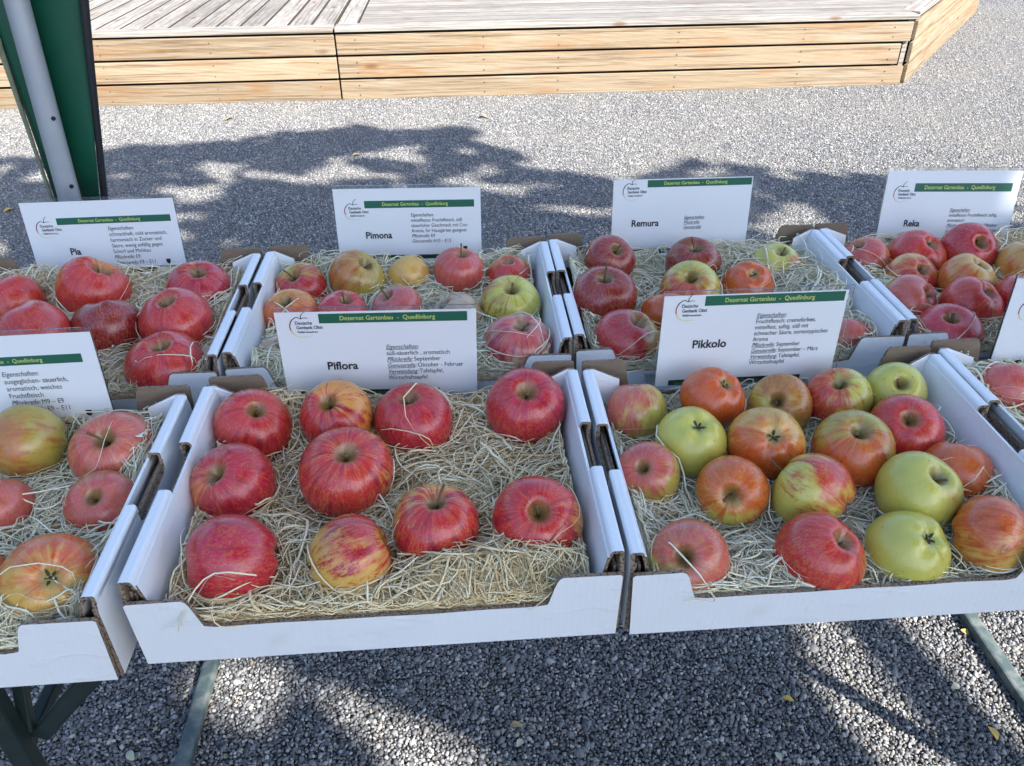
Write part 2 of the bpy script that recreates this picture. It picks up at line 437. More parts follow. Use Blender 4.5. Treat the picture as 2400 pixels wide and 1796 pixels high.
# ------------------------------------------------------------------ canopy post with green sheeting
def post():
    p=empty('canopy_post',(-.325,.80,0)); tag(p,'grey metal canopy leg wrapped in green sheeting at upper left','post')
    alu=plain('post_metal',(.40,.42,.45),.42,.10,25,.35)
    grn=NT('green_sheet'); c=grn.coord(); 
    grn.set(Base_Color=grn.mix(grn.noise(c,9,4),(.003,.055,.030),(.006,.095,.052)),Roughness=.42); grn.bump(grn.noise(grn.mapping(c,scale=(1,1,.25)),30,3),.25,.004)
    hem=plain('sheet_hem',(.20,.22,.14),.9,.5,120,bump=.6)
    blk=plain('dark_binding',(.012,.012,.016),.6)
    # round tube with a flat, leaning a little
    def axis(z): return (.010+.05*(z-.88), -.012, z)
    MB().tube([axis(.02),axis(.88),axis(1.2),axis(2.4)],.0160,20,cap=False).build('tube',alu,p,sm=True)
    MB().box((-.05,-.06,0),(.05,.05,.012)).build('foot_plate',alu,p,bevel=.003)
    for z in (.907,1.008,1.3):
        a=axis(z); MB().tube([(a[0]+.0125,a[1]-.0112,z-.0005),(a[0]+.0100,a[1]-.009,z)],.0033,10).build('bolt_hole',blk,p)
    # sheeting: folded strip behind the tube, wider towards the top
    def strip(xf,y0,mat,name,th=.0035,nz=34):
        vs_=[];fs=[];nx=len(xf(0.88))
        for k in range(nz+1):
            z=.30+k*(2.3-.30)/nz
            for q,(x,y) in enumerate(xf(z)):
                vs_.append((x,y0+y+.004*math.sin(z*9+q*1.3),z))
        n=len(vs_)
        vs_+= [(x,y+th,z) for x,y,z in vs_]
        for k in range(nz):
            for q in range(nx-1):
                a=k*nx+q; fs.append((a,a+1,a+nx+1,a+nx)); fs.append((n+a+nx,n+a+nx+1,n+a+1,n+a))
            a=k*nx; fs.append((a+nx,n+a+nx,n+a,a)); a=k*nx+nx-1; fs.append((a,n+a,n+a+nx,a+nx))
        MB().add(vs_,fs).build(name,mat,p,sm=True)
    def rx(z): return .053+.19*(z-.88)      # right edge of the sheeting
    strip(lambda z:[(-.029,.014),(-.016,.008),(-.002,.010),(.012,.012)],.004,grn.m,'left_sheet')
    strip(lambda z:[(.010,.013),(.022,.004),(.6*rx(z)+.012,.010),(rx(z)-.006,.0)],.006,grn.m,'right_sheet')
    strip(lambda z:[(rx(z)-.006,.0),(rx(z)+.001,.012)],.007,blk,'dark_edge')
    strip(lambda z:[(-.036,.014),(-.031,.008),(-.0255,.0085)],.003,hem,'frayed_hem')
post()

# ------------------------------------------------------------------ table
def table():
    t=empty('folding_table',(.5,.4,0)); tag(t,'long folding table with dark steel legs under the apple trays','table')
    top=plain('table_top',(.10,.12,.11),.6,.2,12)
    steel=plain('dark_green_steel',(.022,.036,.034),.38,.35,35,.2,bump=.05)
    dusty=NT('dusty_steel'); c=dusty.coord(); dusty.set(Base_Color=dusty.mix(dusty.ramp(dusty.noise(c,40,5),.4,.7),(.055,.08,.08),(.15,.165,.155)),Roughness=.6)
    X0=-.5; Y0=-.4
    MB().box((-.94,-.36,.742),(.92,.34,.7705)).build('table_top',top,t,bevel=.004)
    for x in (-.239,1.276):
        xl=x+X0
        MB().box((xl-.014,.06+Y0,.004),(xl+.014,.78+Y0,.026)).build('foot_rail',dusty.m,t,bevel=.005)
        for y in (.122,.70):
            MB().bar((xl,y+Y0,.022),(xl-.006,y+Y0,.742),.024,.022,(0,1,0)).build('leg',steel,t,bevel=.004)
        s=1 if x<0 else -1
        MB().bar((xl+.012*s,.122+Y0+.016,.485),(xl+.24*s,.122+Y0+.016,.742),.022,.012,(0,1,0)).build('brace',steel,t,bevel=.003)
        MB().bar((xl+.005*s,.70+Y0-.016,.40),(xl+.26*s,.70+Y0-.016,.742),.022,.012,(0,1,0)).build('brace',steel,t,bevel=.003)
        MB().bar((xl-.008,.135+Y0,.47),(xl-.008,.69+Y0,.47),.016,.016).build('cross_bar',steel,t,bevel=.003)
        MB().bar((xl+.028*s,.19+Y0,.742),(xl+.004*s,.135+Y0,.50),.014,.012,(0,1,0)).build('lock_strut',steel,t,bevel=.002)
table()

# ------------------------------------------------------------------ cardboard trays
TW,TD,TH=.3982,.2775,.0888      # outer width, rail length, rim height
TZ=.7712                        # height of the tray floor (table top)
def rnd_path(pts):
    return pts
def tray(name,loc,rz,label,seed):
    rg=random.Random(seed)
    t=empty('cardboard_tray',loc,rz); tag(t,label,'tray','white cardboard apple trays on the table')
    MB().box((.006,.001,0),(TW-.006,TD+.0118,.004),0).build('floor',KRAFT,t)
    n0=.108+rg.uniform(-.003,.003); n1=.176+rg.uniform(-.003,.003)
    for s in (0,1):
        mx=(lambda x:x) if s==0 else (lambda x:TW-x)
        # outer wall with stacking notch
        out=[(.001,0),(TD,0),(TD,.074),(TD-.004,.0845),(n1+.003,.0845),(n1,.070),(n1-.004,.067),(n0+.006,.0665),(n0,.070),(n0-.002,.0845),(.004,.0845),(.001,.074)]
        m=MB(); xa,xb=(mx(.0012),mx(.0050)) ; 
        if s==0: m.prism(out,'x',xa,xb,0,1,2)
        else: m.prism(out,'x',xb,xa,1,0,2)
        m.build('side_wall',[WHITE,KRAFT,FLUTE],t)
        # folded rim strips, front and rear of the notch
        band=[(.0012,.0800),(.0012,.0868),(.0018,.0883),(.0034,.0890),(.0092,.0890),(.0112,.0884),(.0124,.0868),(.0142,.0800),
              (.0120,.0796),(.0106,.0852),(.0094,.0861),(.0046,.0862),(.0040,.0852),(.0040,.0800)]
        band=[(mx(x)-(0 if s else 0),z) for x,z in band]
        for ya,yb in ((.002+rg.uniform(0,.003),n0),(n1,TD-.004)):
            e=rg.uniform(-.0006,.0006)
            m=MB(); n=len(band)
            v=[(x,ya,z) for x,z in band]+[(x,yb,z+e) for x,z in band]
            fs=[(i,(i+1)%n,n+(i+1)%n,n+i) for i in range(n)]; mi=[0 if i<7 else 1 for i in range(n)]
            if s==0: fs=[tuple(reversed(f)) for f in fs]
            q=[]
            for i in range(n//2-1):
                a,b,c,d=i,i+1,n-2-i,n-1-i
                fs.append((a,b,c,d) if s==0 else (d,c,b,a)); mi.append(2)
                fs.append((n+d,n+c,n+b,n+a) if s==0 else (n+a,n+b,n+c,n+d)); mi.append(2)
            m.add(v,fs,mi); m.build('rim_strip',[WHITE,KRAFT,FLUTE],t)
        # folded layers seen in the notch and in the open rail end
        m=MB()
        for xx,zz in ((.0058,.0745),(.0090,.0720)):
            x_=mx(xx); m.box((min(x_,x_+.0022),.006,.03),(max(x_,x_+.0022),TD-.006,zz),2)
        m.build('folded_liner',[WHITE,KRAFT,FLUTE],t)
        # slanted inner panel
        sl=[(.0122,.0826),(.0270,.0060),(.0300,.0064),(.0148,.0830)]
        m=MB(); pv=[(mx(x),z) for x,z in sl]
        if s==0: pv=list(reversed(pv))
        ya,yb=.004,TD-.003
        v=[(x,ya,z) for x,z in pv]+[(x,yb,z) for x,z in pv]
        m.add(v,[(0,1,2,3),(7,6,5,4)]+[(i,4+i,4+(i+1)%4,(i+1)%4) for i in range(4)],[2,2,0,0,0,0])
        o=m.build('inner_panel',[WHITE,KRAFT,FLUTE],t)
        # rear corner flap closing the hollow rail
        m=MB(); y=TD-.001
        a=[(mx(.004),y,.05),(mx(.004),y,.0875),(mx(.0125),y-.001,.0885),(mx(.040),y-.010,.080),(mx(.042),y-.012,.045)]
        b=[(p[0],p[1]+.003,p[2]) for p in a]
        fs=[(0,1,2,3,4),(9,8,7,6,5)]+[(i,5+i,5+(i+1)%5,(i+1)%5) for i in range(5)]
        m.add(a+b,fs,[0,1]+[2]*5); m.build('corner_flap',[WHITE,KRAFT,FLUTE],t)
    # front and back panels with a hand cut-out
    def panel(ct,cut,xl,xr,y0,y1,front):
        pts=[(.005,0),(TW-.005,0),(TW-.003,ct-.002),(TW-.005,ct)]
        pts+=[(xr,ct+.0005)]
        for k in range(1,7):
            a=k/7*math.pi; pts.append((xr-.014*(k/7)**.8*1.0, ct-(ct-cut)*(1-math.cos(a))/2))
        pts+=[(xr-.022,cut)]
        for k in range(1,6): pts.append((xr-.022+(xl+.022-xr+.028)*k/6, cut+rg.uniform(-.0012,.0012)))
        pts+=[(xl+.022,cut)]
        for k in range(6,0,-1):
            a=k/7*math.pi; pts.append((xl+.014*(k/7)**.8, ct-(ct-cut)*(1-math.cos(a))/2))
        pts+=[(xl,ct+.0005),(.005,ct),(.003,ct-.002)]
        m=MB(); m.prism(pts,'y',y0,y1,0 if front else 1,1 if front else 0,2)
        m.build('front_panel' if front else 'back_panel',[WHITE,KRAFT,FLUTE],t)
    panel(.0705,.0395,.046+rg.uniform(-.004,.004),.345+rg.uniform(-.004,.006),-.0042,-.0004,True)
    panel(.0890,.046,.050+rg.uniform(-.006,.006),.348+rg.uniform(-.006,.006),TD+.0120,TD+.0156,False)
    return t
TRAYS={ # key: x, y, yaw, words
 'FL':(-.406,-.014,.004,'front left'),'FC':(.002,.001,.000,'front centre'),'FR':(.402,-.001,-.004,'front right'),'RX':(.803,.008,.0,'front far right'),
 'RL':(-.395,.336,.0,'back left'),'RC':(.006,.341,-.004,'back centre'),'RR':(.405,.346,.000,'back right'),'RF':(.804,.349,.004,'back far right')}
TL={'FL':'white cardboard tray cut by the left picture edge, nearest row, jutting furthest forward',
 'FC':'white cardboard tray of ten red apples in the centre of the nearest row',
 'FR':'white cardboard tray of green and orange apples, nearest row, right of centre',
 'RX':'white cardboard tray cut by the right picture edge, nearest row',
 'RL':'white cardboard tray in the back row beside the green sheeted post',
 'RC':'white cardboard tray of small dull apples in the centre of the back row',
 'RR':'white cardboard tray of dark red apples in the back row, right of centre',
 'RF':'white cardboard tray at the right end of the back row with orange and red apples'}
for i,(k,(x,y,a,w)) in enumerate(TRAYS.items()):
    tray(k,(x,y,TZ),a,TL[k],i+1)

# ------------------------------------------------------------------ apples
GC=dict(yel=(.62,.38,.09),grn=(.53,.49,.095),oli=(.42,.33,.065),org=(.64,.29,.07),cream=(.66,.50,.20),gry=(.45,.33,.20),pnk=(.55,.26,.17))
BC=dict(red=(.52,.032,.030),crim=(.44,.012,.030),dark=(.22,.008,.016),ora=(.58,.105,.024),pink=(.52,.095,.08),brn=(.42,.15,.04),oli2=(.50,.27,.04))
# tray, centre, radius, stem axis, end seen, ground colour, blush colour, blush amount, blush side, streaks, label
APPLES=[
('FC',(0.057,0.242,0.828),0.0409,(0.280,-0.336,0.899),'S','org','red',0.82,(0.304,-0.949,0.084),0.80,'red apple with a brown stem hollow, back left in front centre tray'),
('FC',(0.142,0.242,0.835),0.0393,(-0.131,-0.403,0.906),'L','org','red',0.60,(-0.536,-0.826,-0.175),0.90,'orange red striped apple with a long upright stem below the front centre card'),
('FC',(0.223,0.237,0.829),0.0424,(-0.124,-0.029,0.992),'S','org','crim',0.92,(-0.413,-0.860,0.300),0.50,'smooth red apple below the front centre card, right of the long stemmed one'),
('FC',(0.339,0.240,0.838),0.0425,(0.026,-0.391,0.920),'S','org','crim',0.90,(-0.021,-0.242,0.970),0.70,'deep red apple in the back right corner of front centre tray'),
('FC',(0.057,0.152,0.827),0.0410,(-0.321,-0.441,0.838),'S','org','crim',0.84,(0.903,-0.417,0.102),0.70,'red apple tilted left with its stem facing the left wall of front centre tray'),
('FC',(0.161,0.153,0.832),0.0456,(0.131,-0.291,0.948),'S','yel','red',0.78,(-0.652,-0.521,0.551),0.90,'largest red apple in the middle of front centre tray with a yellow patch'),
('FC',(0.075,0.052,0.827),0.0408,(-0.974,-0.169,0.151),'N','org','crim',0.86,(0.513,-0.083,0.854),0.60,'crimson apple lying on its side, front left in front centre tray'),
('FC',(0.174,0.049,0.825),0.0386,(0.925,0.265,0.271),'S','yel','red',0.44,(0.508,0.249,0.825),0.90,'yellow apple with red streaks lying on its side at the front of front centre tray'),
('FC',(0.247,0.078,0.826),0.0398,(0.026,-0.036,0.999),'L','yel','red',0.70,(0.408,-0.909,-0.087),0.90,'orange red apple with thin slanting stem, right of the yellow one in front centre tray'),
('FC',(0.336,0.078,0.828),0.0416,(-0.010,-0.522,0.853),'S','org','red',0.72,(-0.723,-0.130,0.679),0.80,'orange red apple with wide olive hollow, front right in front centre tray'),
('FR',(0.459,0.245,0.822),0.0336,(0.056,0.620,0.783),'N','grn','pink',0.50,(-0.753,0.023,0.657),0.30,'half orange half green apple in the back left corner of front right tray'),
('FR',(0.541,0.244,0.837),0.0356,(0.346,-0.319,0.882),'C','org','ora',0.88,(-0.336,-0.892,0.302),0.30,'orange red apple with its eye upward in front of the front right card'),
('FR',(0.617,0.244,0.822),0.0347,(-0.467,-0.616,0.634),'S','grn','brn',0.55,(0.378,-0.130,0.917),0.30,'green apple with orange top and stem facing out below the front right card'),
('FR',(0.683,0.244,0.826),0.0359,(-0.306,-0.220,0.926),'S','grn','red',0.48,(-0.964,0.121,0.237),0.40,'apple half red half green by the lower right corner of the front right card'),
('FR',(0.745,0.247,0.829),0.0335,(-0.197,-0.563,0.803),'S','grn','pink',0.05,(0.496,-0.399,0.772),0.10,'plain yellow green apple in the back right corner of front right tray'),
('FR',(0.502,0.180,0.829),0.0372,(0.042,-0.363,0.931),'C','grn','pink',0.03,(0.354,-0.903,-0.243),0.00,'pale green apple with its eye facing up, left in front right tray'),
('FR',(0.574,0.166,0.832),0.0395,(-0.097,-0.610,0.786),'C','yel','ora',0.58,(-0.383,-0.801,-0.461),0.30,'yellow orange apple with broad olive eye in the centre of front right tray'),
('FR',(0.658,0.156,0.827),0.0409,(-0.084,-0.307,0.948),'S','oli','ora',0.52,(-0.498,-0.797,-0.341),0.50,'olive and orange apple right of centre in front right tray with a straw across it'),
('FR',(0.727,0.185,0.824),0.0381,(-0.279,-0.472,0.836),'S','org','red',0.95,(-0.483,-0.686,0.544),0.40,'small solid red apple near the right wall of front right tray'),
('FR',(0.452,0.144,0.819),0.0326,(-0.402,-0.492,0.772),'S','oli','pink',0.50,(-0.479,0.112,0.870),0.50,'olive apple with pink shoulder by the left wall of front right tray'),
('FR',(0.524,0.112,0.821),0.0349,(-0.341,-0.786,0.516),'S','grn','ora',0.66,(0.090,0.207,0.974),0.40,'apple with orange upper and green lower half, stem facing out, front right tray'),
('FR',(0.595,0.099,0.826),0.0391,(-0.763,0.546,0.345),'L','grn','red',0.42,(0.494,-0.142,0.858),0.60,'yellow apple with red cap lying on its side in the middle of front right tray'),
('FR',(0.692,0.091,0.825),0.0386,(0.220,-0.351,0.910),'S','grn','brn',0.12,(0.372,-0.863,0.341),0.20,'yellow green apple right of the red capped one with a long straw over it'),
('FR',(0.750,0.124,0.815),0.0351,(0.239,0.580,0.779),'N','oli','ora',0.72,(-0.274,-0.334,0.902),0.30,'orange brown apple against the right wall of front right tray'),
('FR',(0.465,0.035,0.813),0.0361,(-0.413,-0.539,0.734),'S','grn','pink',0.66,(0.639,-0.103,0.762),0.30,'pink apple with a green stem hollow facing out, front left in front right tray'),
('FR',(0.577,0.033,0.811),0.0385,(0.413,-0.316,0.854),'S','yel','red',0.74,(-0.638,0.102,0.763),0.60,'red orange apple at the front of front right tray'),
('FR',(0.659,0.033,0.812),0.0377,(0.298,-0.384,0.874),'C','grn','pink',0.07,(0.493,-0.821,0.288),0.00,'pale yellow apple with green eye at the front of front right tray'),
('FR',(0.732,0.036,0.821),0.0366,(0.743,-0.573,0.345),'S','yel','ora',0.50,(-0.201,0.241,0.949),0.60,'peach orange apple cut by the right picture edge in front right tray'),
('FL',(-0.163,0.227,0.834),0.0395,(-0.807,-0.423,0.412),'S','oli','brn',0.42,(-0.404,-0.671,0.622),0.40,'large olive brown apple in front of the front left card'),
('FL',(-0.072,0.210,0.829),0.0431,(0.005,-0.447,0.895),'L','grn','pink',0.80,(0.906,-0.351,0.236),0.50,'pale pink apple with green hollow and upright stem in front left tray'),
('FL',(-0.063,0.139,0.821),0.0351,(0.066,-0.498,0.865),'S','oli','pink',0.76,(0.154,-0.968,-0.196),0.40,'pink apple with brownish top by the right wall of front left tray'),
('FL',(-0.158,0.142,0.819),0.0329,(-0.399,0.486,0.778),'N','oli','pink',0.70,(0.459,0.048,0.887),0.30,'reddish apple half cut by the left picture edge in front left tray'),
('FL',(-0.068,0.040,0.828),0.0413,(0.371,-0.552,0.747),'C','yel','ora',0.40,(0.235,0.354,0.905),0.40,'wide peach coloured apple with a dark eye at the front of front left tray'),
('FL',(-0.140,0.050,0.818),0.0313,(-0.459,0.509,0.728),'N','yel','ora',0.50,(0.307,0.320,0.896),0.30,'orange apple sliver at the left picture edge beside the wide peach coloured one'),
('RL',(-0.313,0.543,0.828),0.0422,(-0.315,0.325,0.892),'N','org','red',0.90,(0.470,-0.788,0.397),0.50,'red apple at the left picture edge in back left tray'),
('RL',(-0.213,0.560,0.835),0.0488,(0.489,0.061,0.870),'S','org','red',0.74,(0.435,-0.894,-0.105),0.40,'orange apple with a round yellow scar in front of the back left card'),
('RL',(-0.074,0.560,0.831),0.0449,(0.154,-0.270,0.950),'S','org','crim',0.84,(0.328,-0.941,-0.084),0.80,'pinkish red apple in the back right corner of back left tray'),
('RL',(-0.241,0.431,0.837),0.0503,(-0.488,0.246,0.838),'N','org','red',0.85,(0.071,-0.996,-0.063),0.40,'dented red apple at left just behind the front left card'),
('RL',(-0.163,0.463,0.830),0.0434,(-0.157,0.463,0.872),'N','org','dark',0.90,(0.652,-0.739,0.172),0.30,'dark crimson apple in the middle of back left tray'),
('RL',(-0.078,0.461,0.835),0.0470,(-0.092,-0.172,0.981),'S','org','red',0.90,(0.364,-0.930,-0.051),0.60,'dull red apple right of the dark crimson one in back left tray'),
('RL',(-0.069,0.378,0.820),0.0476,(0.019,-0.179,0.984),'S','org','red',0.84,(0.387,-0.922,-0.003),0.80,'red striped apple at the front right of back left tray'),
('RL',(-0.178,0.412,0.800),0.0242,(-0.360,0.418,0.834),'N','org','red',0.70,(0.467,-0.884,-0.023),0.60,'red apple mostly hidden behind the right side of the front left card'),
('RC',(0.058,0.570,0.824),0.0374,(-0.211,-0.390,0.897),'L','oli','crim',0.66,(0.176,-0.811,-0.558),0.40,'small red apple with brown top in the back left corner of back centre tray'),
('RC',(0.134,0.581,0.829),0.0409,(0.501,-0.210,0.840),'S','oli','brn',0.40,(-0.607,-0.392,0.691),0.50,'olive apple below the left half of the back centre card'),
('RC',(0.207,0.589,0.827),0.0306,(-0.649,0.340,0.681),'N','yel','oli2',0.30,(0.060,-0.870,-0.489),0.30,'small yellow apple right of the olive one in back centre tray'),
('RC',(0.276,0.584,0.832),0.0367,(0.175,-0.114,0.978),'L','org','pink',0.70,(0.002,-0.901,0.433),0.50,'orange red apple with dark upright stem before the back centre card'),
('RC',(0.347,0.583,0.820),0.0341,(-0.075,-0.118,0.990),'S','oli','red',0.70,(-0.063,-0.966,-0.250),0.30,'red apple under straw in the back right corner of back centre tray'),
('RC',(0.057,0.492,0.823),0.0367,(-0.094,-0.352,0.931),'S','org','ora',0.60,(-0.143,-0.930,-0.339),0.40,'orange apple at the left wall of back centre tray'),
('RC',(0.122,0.493,0.818),0.0354,(0.255,-0.138,0.957),'L','pnk','red',0.66,(0.164,-0.986,-0.028),0.40,'pinkish red apple just above the left half of the front centre card'),
('RC',(0.192,0.506,0.818),0.0353,(-0.441,-0.174,0.880),'L','gry','pink',0.62,(0.091,-0.995,-0.030),0.30,'dull greyish pink apple just above the front centre card'),
('RC',(0.269,0.473,0.814),0.0398,(-0.512,0.050,0.858),'S','gry','pink',0.30,(0.011,-1.000,-0.011),0.30,'pale buff apple sunk in straw above the right half of the front centre card'),
('RC',(0.342,0.489,0.827),0.0410,(0.021,-0.329,0.944),'S','grn','brn',0.25,(-0.612,-0.141,0.778),0.60,'yellow green apple by the right wall of back centre tray'),
('RC',(0.343,0.384,0.826),0.0441,(0.121,-0.158,0.980),'S','gry','pink',0.45,(-0.038,-0.488,0.872),0.90,'pale pink striped apple in the front right corner of back centre tray'),
('RC',(0.053,0.409,0.806),0.0320,(0.291,-0.175,0.941),'L','gry','brn',0.12,(0.250,-0.952,-0.176),0.20,'greyish buff apple half hidden by the left edge of the front centre card'),
('RR',(0.489,0.589,0.838),0.0375,(0.245,-0.541,0.805),'L','org','dark',0.92,(-0.195,-0.968,0.155),0.30,'dark red lumpy apple in the back left corner of back right tray'),
('RR',(0.609,0.582,0.831),0.0406,(-0.084,-0.295,0.952),'L','oli','dark',0.92,(-0.303,-0.949,-0.088),0.30,'dark red apple before the lower edge of the back right card'),
('RR',(0.726,0.571,0.824),0.0380,(0.070,-0.219,0.973),'S','grn','red',0.30,(0.693,-0.702,0.165),0.30,'olive green apple with red edge under straw in back right tray'),
('RR',(0.463,0.484,0.834),0.0440,(-0.022,-0.236,0.971),'L','org','dark',0.94,(-0.171,-0.871,0.461),0.30,'large dark red apple at the left wall of back right tray'),
('RR',(0.586,0.507,0.828),0.0415,(-0.183,-0.486,0.855),'S','grn','red',0.55,(-0.531,-0.592,-0.606),0.30,'pale yellow apple with red underside in the middle of back right tray'),
('RR',(0.671,0.523,0.823),0.0366,(-0.020,-0.457,0.889),'C','org','ora',0.90,(-0.372,-0.926,-0.070),0.20,'small orange red apple right of the pale yellow one in back right tray'),
('RR',(0.477,0.388,0.824),0.0415,(0.355,-0.183,0.917),'S','oli','crim',0.70,(-0.909,-0.402,-0.108),0.40,'red apple with grey green shoulder in the front left corner of back right tray'),
('RR',(0.542,0.453,0.819),0.0366,(0.013,0.533,0.846),'N','org','ora',0.55,(-0.245,-0.844,0.477),0.30,'orange apple half hidden behind the left edge of the front right card'),
('RR',(0.754,0.385,0.814),0.0340,(0.268,0.441,0.857),'N','oli','pink',0.62,(-0.018,-0.032,0.999),0.30,'orange and pink apple peeking out right of the front right card'),
('RR',(0.754,0.507,0.800),0.0319,(0.091,0.506,0.858),'N','oli','pink',0.60,(-0.248,-0.500,0.830),0.30,'pink apple top sunk in straw above the right end of the front right card'),
('RF',(0.866,0.591,0.821),0.0365,(-0.481,0.068,0.874),'S','org','pink',0.70,(-0.824,-0.453,0.340),0.40,'dull red apple in the back left corner of back far right tray'),
('RF',(0.939,0.588,0.824),0.0414,(0.403,-0.371,0.837),'S','org','red',0.75,(-0.670,-0.227,0.707),0.40,'pinkish red apple before the left half of the back far right card'),
('RF',(1.011,0.579,0.836),0.0402,(0.023,-0.704,0.710),'S','org','crim',0.96,(-0.539,-0.760,0.363),0.30,'solid deep red apple standing highest before the back far right card'),
('RF',(0.904,0.528,0.822),0.0357,(0.169,-0.600,0.782),'S','yel','red',0.62,(-0.009,-0.929,-0.371),0.30,'orange and red apple left of the orange yellow one in back far right tray'),
('RF',(0.967,0.500,0.827),0.0410,(0.323,-0.164,0.932),'S','yel','ora',0.40,(-0.984,-0.159,-0.081),0.30,'orange yellow apple in the middle of back far right tray'),
('RF',(0.862,0.454,0.824),0.0380,(0.571,-0.505,0.647),'S','oli','pink',0.60,(-0.009,-0.929,0.369),0.40,'brownish red apple by the left wall of back far right tray'),
('RF',(0.935,0.435,0.826),0.0392,(0.424,-0.390,0.818),'S','yel','red',0.75,(0.046,-0.685,0.728),0.50,'red over yellow apple at the front of back far right tray'),
('RF',(0.883,0.386,0.814),0.0415,(-0.193,-0.254,0.948),'S','pnk','red',0.65,(-0.523,-0.726,0.446),0.40,'pinkish apple sunk in straw at the front edge of back far right tray'),
('RF',(1.071,0.528,0.829),0.0432,(0.375,0.240,0.895),'N','yel','ora',0.35,(-0.006,-0.714,0.700),0.30,'orange yellow apple cut by the right picture edge in back far right tray'),
('RF',(1.012,0.443,0.826),0.0396,(0.324,0.324,0.889),'N','org','red',0.85,(-0.581,-0.709,0.399),0.30,'red apple cut by the right picture edge left of the far right card'),
('RX',(0.874,0.249,0.821),0.0346,(0.119,0.566,0.816),'N','org','pink',0.86,(-0.566,-0.667,0.484),0.30,'dusky pink apple alone in the front far right tray'),
]
def apple_mesh(i):
    rg=np.random.default_rng(100+i)
    nt,npk=34,48
    tt=np.linspace(0.0,np.pi,nt); ph=np.arange(npk)*2*np.pi/npk
    T,P=np.meshgrid(tt,ph,indexing='ij')
    ht=rg.uniform(.86,.97); con=rg.uniform(.03,.10)
    rho=np.sin(T)**.92*(1+con*np.cos(T))
    dt=rg.uniform(.38,.50); wt=rg.uniform(.17,.22); db=rg.uniform(.20,.28)
    z=ht*np.sign(np.cos(T))*np.abs(np.cos(T))**.97
    z=z-dt*np.exp(-(rho/wt)**1.7)*(T<np.pi/2)+db*np.exp(-(rho/.24)**1.8)*(T>np.pi/2)
    # lobes, stronger at the eye end, plus low irregularities
    k5=rg.uniform(0,6.28); lob=np.cos(5*P+k5)
    wgt=np.clip((T-.9)/2.2,0,1)**2
    rho=rho*(1+.035*lob*wgt)
    z=z-.035*lob*np.exp(-((rho-.45)/.25)**2)*(T>np.pi/2)
    for n in (1,2,3):
        rho=rho*(1+rg.normal(0,.026/n)*np.cos(n*P+rg.uniform(0,6.28)))
        z=z+rg.normal(0,.040/n)*np.cos(n*P+rg.uniform(0,6.28))*rho
    rim=np.cos(rg.integers(3,6)*P+rg.uniform(0,6.28))
    z=z+.022*rim*np.exp(-((rho-.5)/.22)**2)*(T<np.pi/2)
    # one shallow dent
    a0=rg.uniform(0,6.28); 
    x=rho*np.cos(P); y=rho*np.sin(P)
    co=np.stack([x,y,z],-1)
    dd=np.array([math.cos(a0)*.8,math.sin(a0)*.8,rg.uniform(-.3,.5)]); d2=((co-dd)**2).sum(-1)
    co=co*(1-rg.uniform(.0,.06)*np.exp(-d2/.12))[...,None]
    co=co/np.hypot(co[...,0],co[...,1]).max(0).mean()*1.0
    co[0]=co[0].mean(0); co[-1]=co[-1].mean(0)
    idx=np.arange(nt*npk).reshape(nt,npk); nx=np.roll(idx,-1,1)
    q=np.stack([idx[:-1],idx[1:],nx[1:],nx[:-1]],-1).reshape(-1,4)
    me=mesh_np('apple',co.reshape(-1,3),q); smooth(me)
    return me, float(co[0,0,2]), float(co[-1,0,2])
APOS={}
for i,(tr,pos,rad,ax,end,g,b,amt,bd,st,lab) in enumerate(APPLES):
    rg=random.Random(i+11)
    me,zt,zb=apple_mesh(i)
    A=Vector(ax).normalized()
    if end=='C': A=-A
    q=A.to_track_quat('Z','Y') @ Quaternion((0,0,1),rg.uniform(0,6.28))
    bl=q.inverted() @ Vector(bd)
    o=obj('apple',me,m_apple(i,GC[g],BC[b],amt-(.10 if g=='org' else .04),tuple(bl),st))
    o.rotation_mode='QUATERNION'; o.rotation_quaternion=q; o.location=pos; o.scale=(rad*.965,rad*.965,rad*.965*rg.uniform(.97,1.03))
    tag(o,lab,'apple','apples bedded in the trays')
    APOS.setdefault(tr,[]).append((pos,rad))
    # stem
    ln={'S':rg.uniform(.26,.44),'L':rg.uniform(.62,.80),'C':.2,'N':.25}[end]
    bx,by=rg.uniform(-.2,.2),rg.uniform(-.2,.2)
    zs=zt-.03
    MB().tube([(0,0,zs),(bx*.2,by*.2,zs+ln*.4),(bx*.6,by*.6,zs+ln*.75),(bx,by,zs+ln),(bx*1.06,by*1.06,zs+ln+.03)],[.036,.026,.027,.034,.042],8).build('stem',STEM,o,sm=True)
    # eye with dried sepals
    m=MB()
    m.tube([(0,0,zb-.02),(0,0,zb+.03)],[.075,.10],10)
    for k in range(5):
        a=k*2*math.pi/5+rg.uniform(-.25,.25); c,s=math.cos(a),math.sin(a); L=rg.uniform(.13,.21)
        w=.035; lift=rg.uniform(.05,.13)
        p0=Vector((c*.05,s*.05,zb-.01)); p1=Vector((c*L*.7,s*L*.7,zb-lift*.8)); p2=Vector((c*L,s*L,zb-lift-rg.uniform(-.03,.05)))
        n=Vector((-s,c,0))*w; th=Vector((0,0,-.012))
        v=[p0-n,p0+n,p1-n*.8,p1+n*.8,p2]
        v+= [p+th for p in v]
        m.add(v,[(0,1,3,2),(2,3,4),(5,7,8,6),(7,9,8),(0,2,7,5),(1,6,8,3),(2,4,9,7),(3,8,9,4)])
    m.build('calyx',CALYX,o)

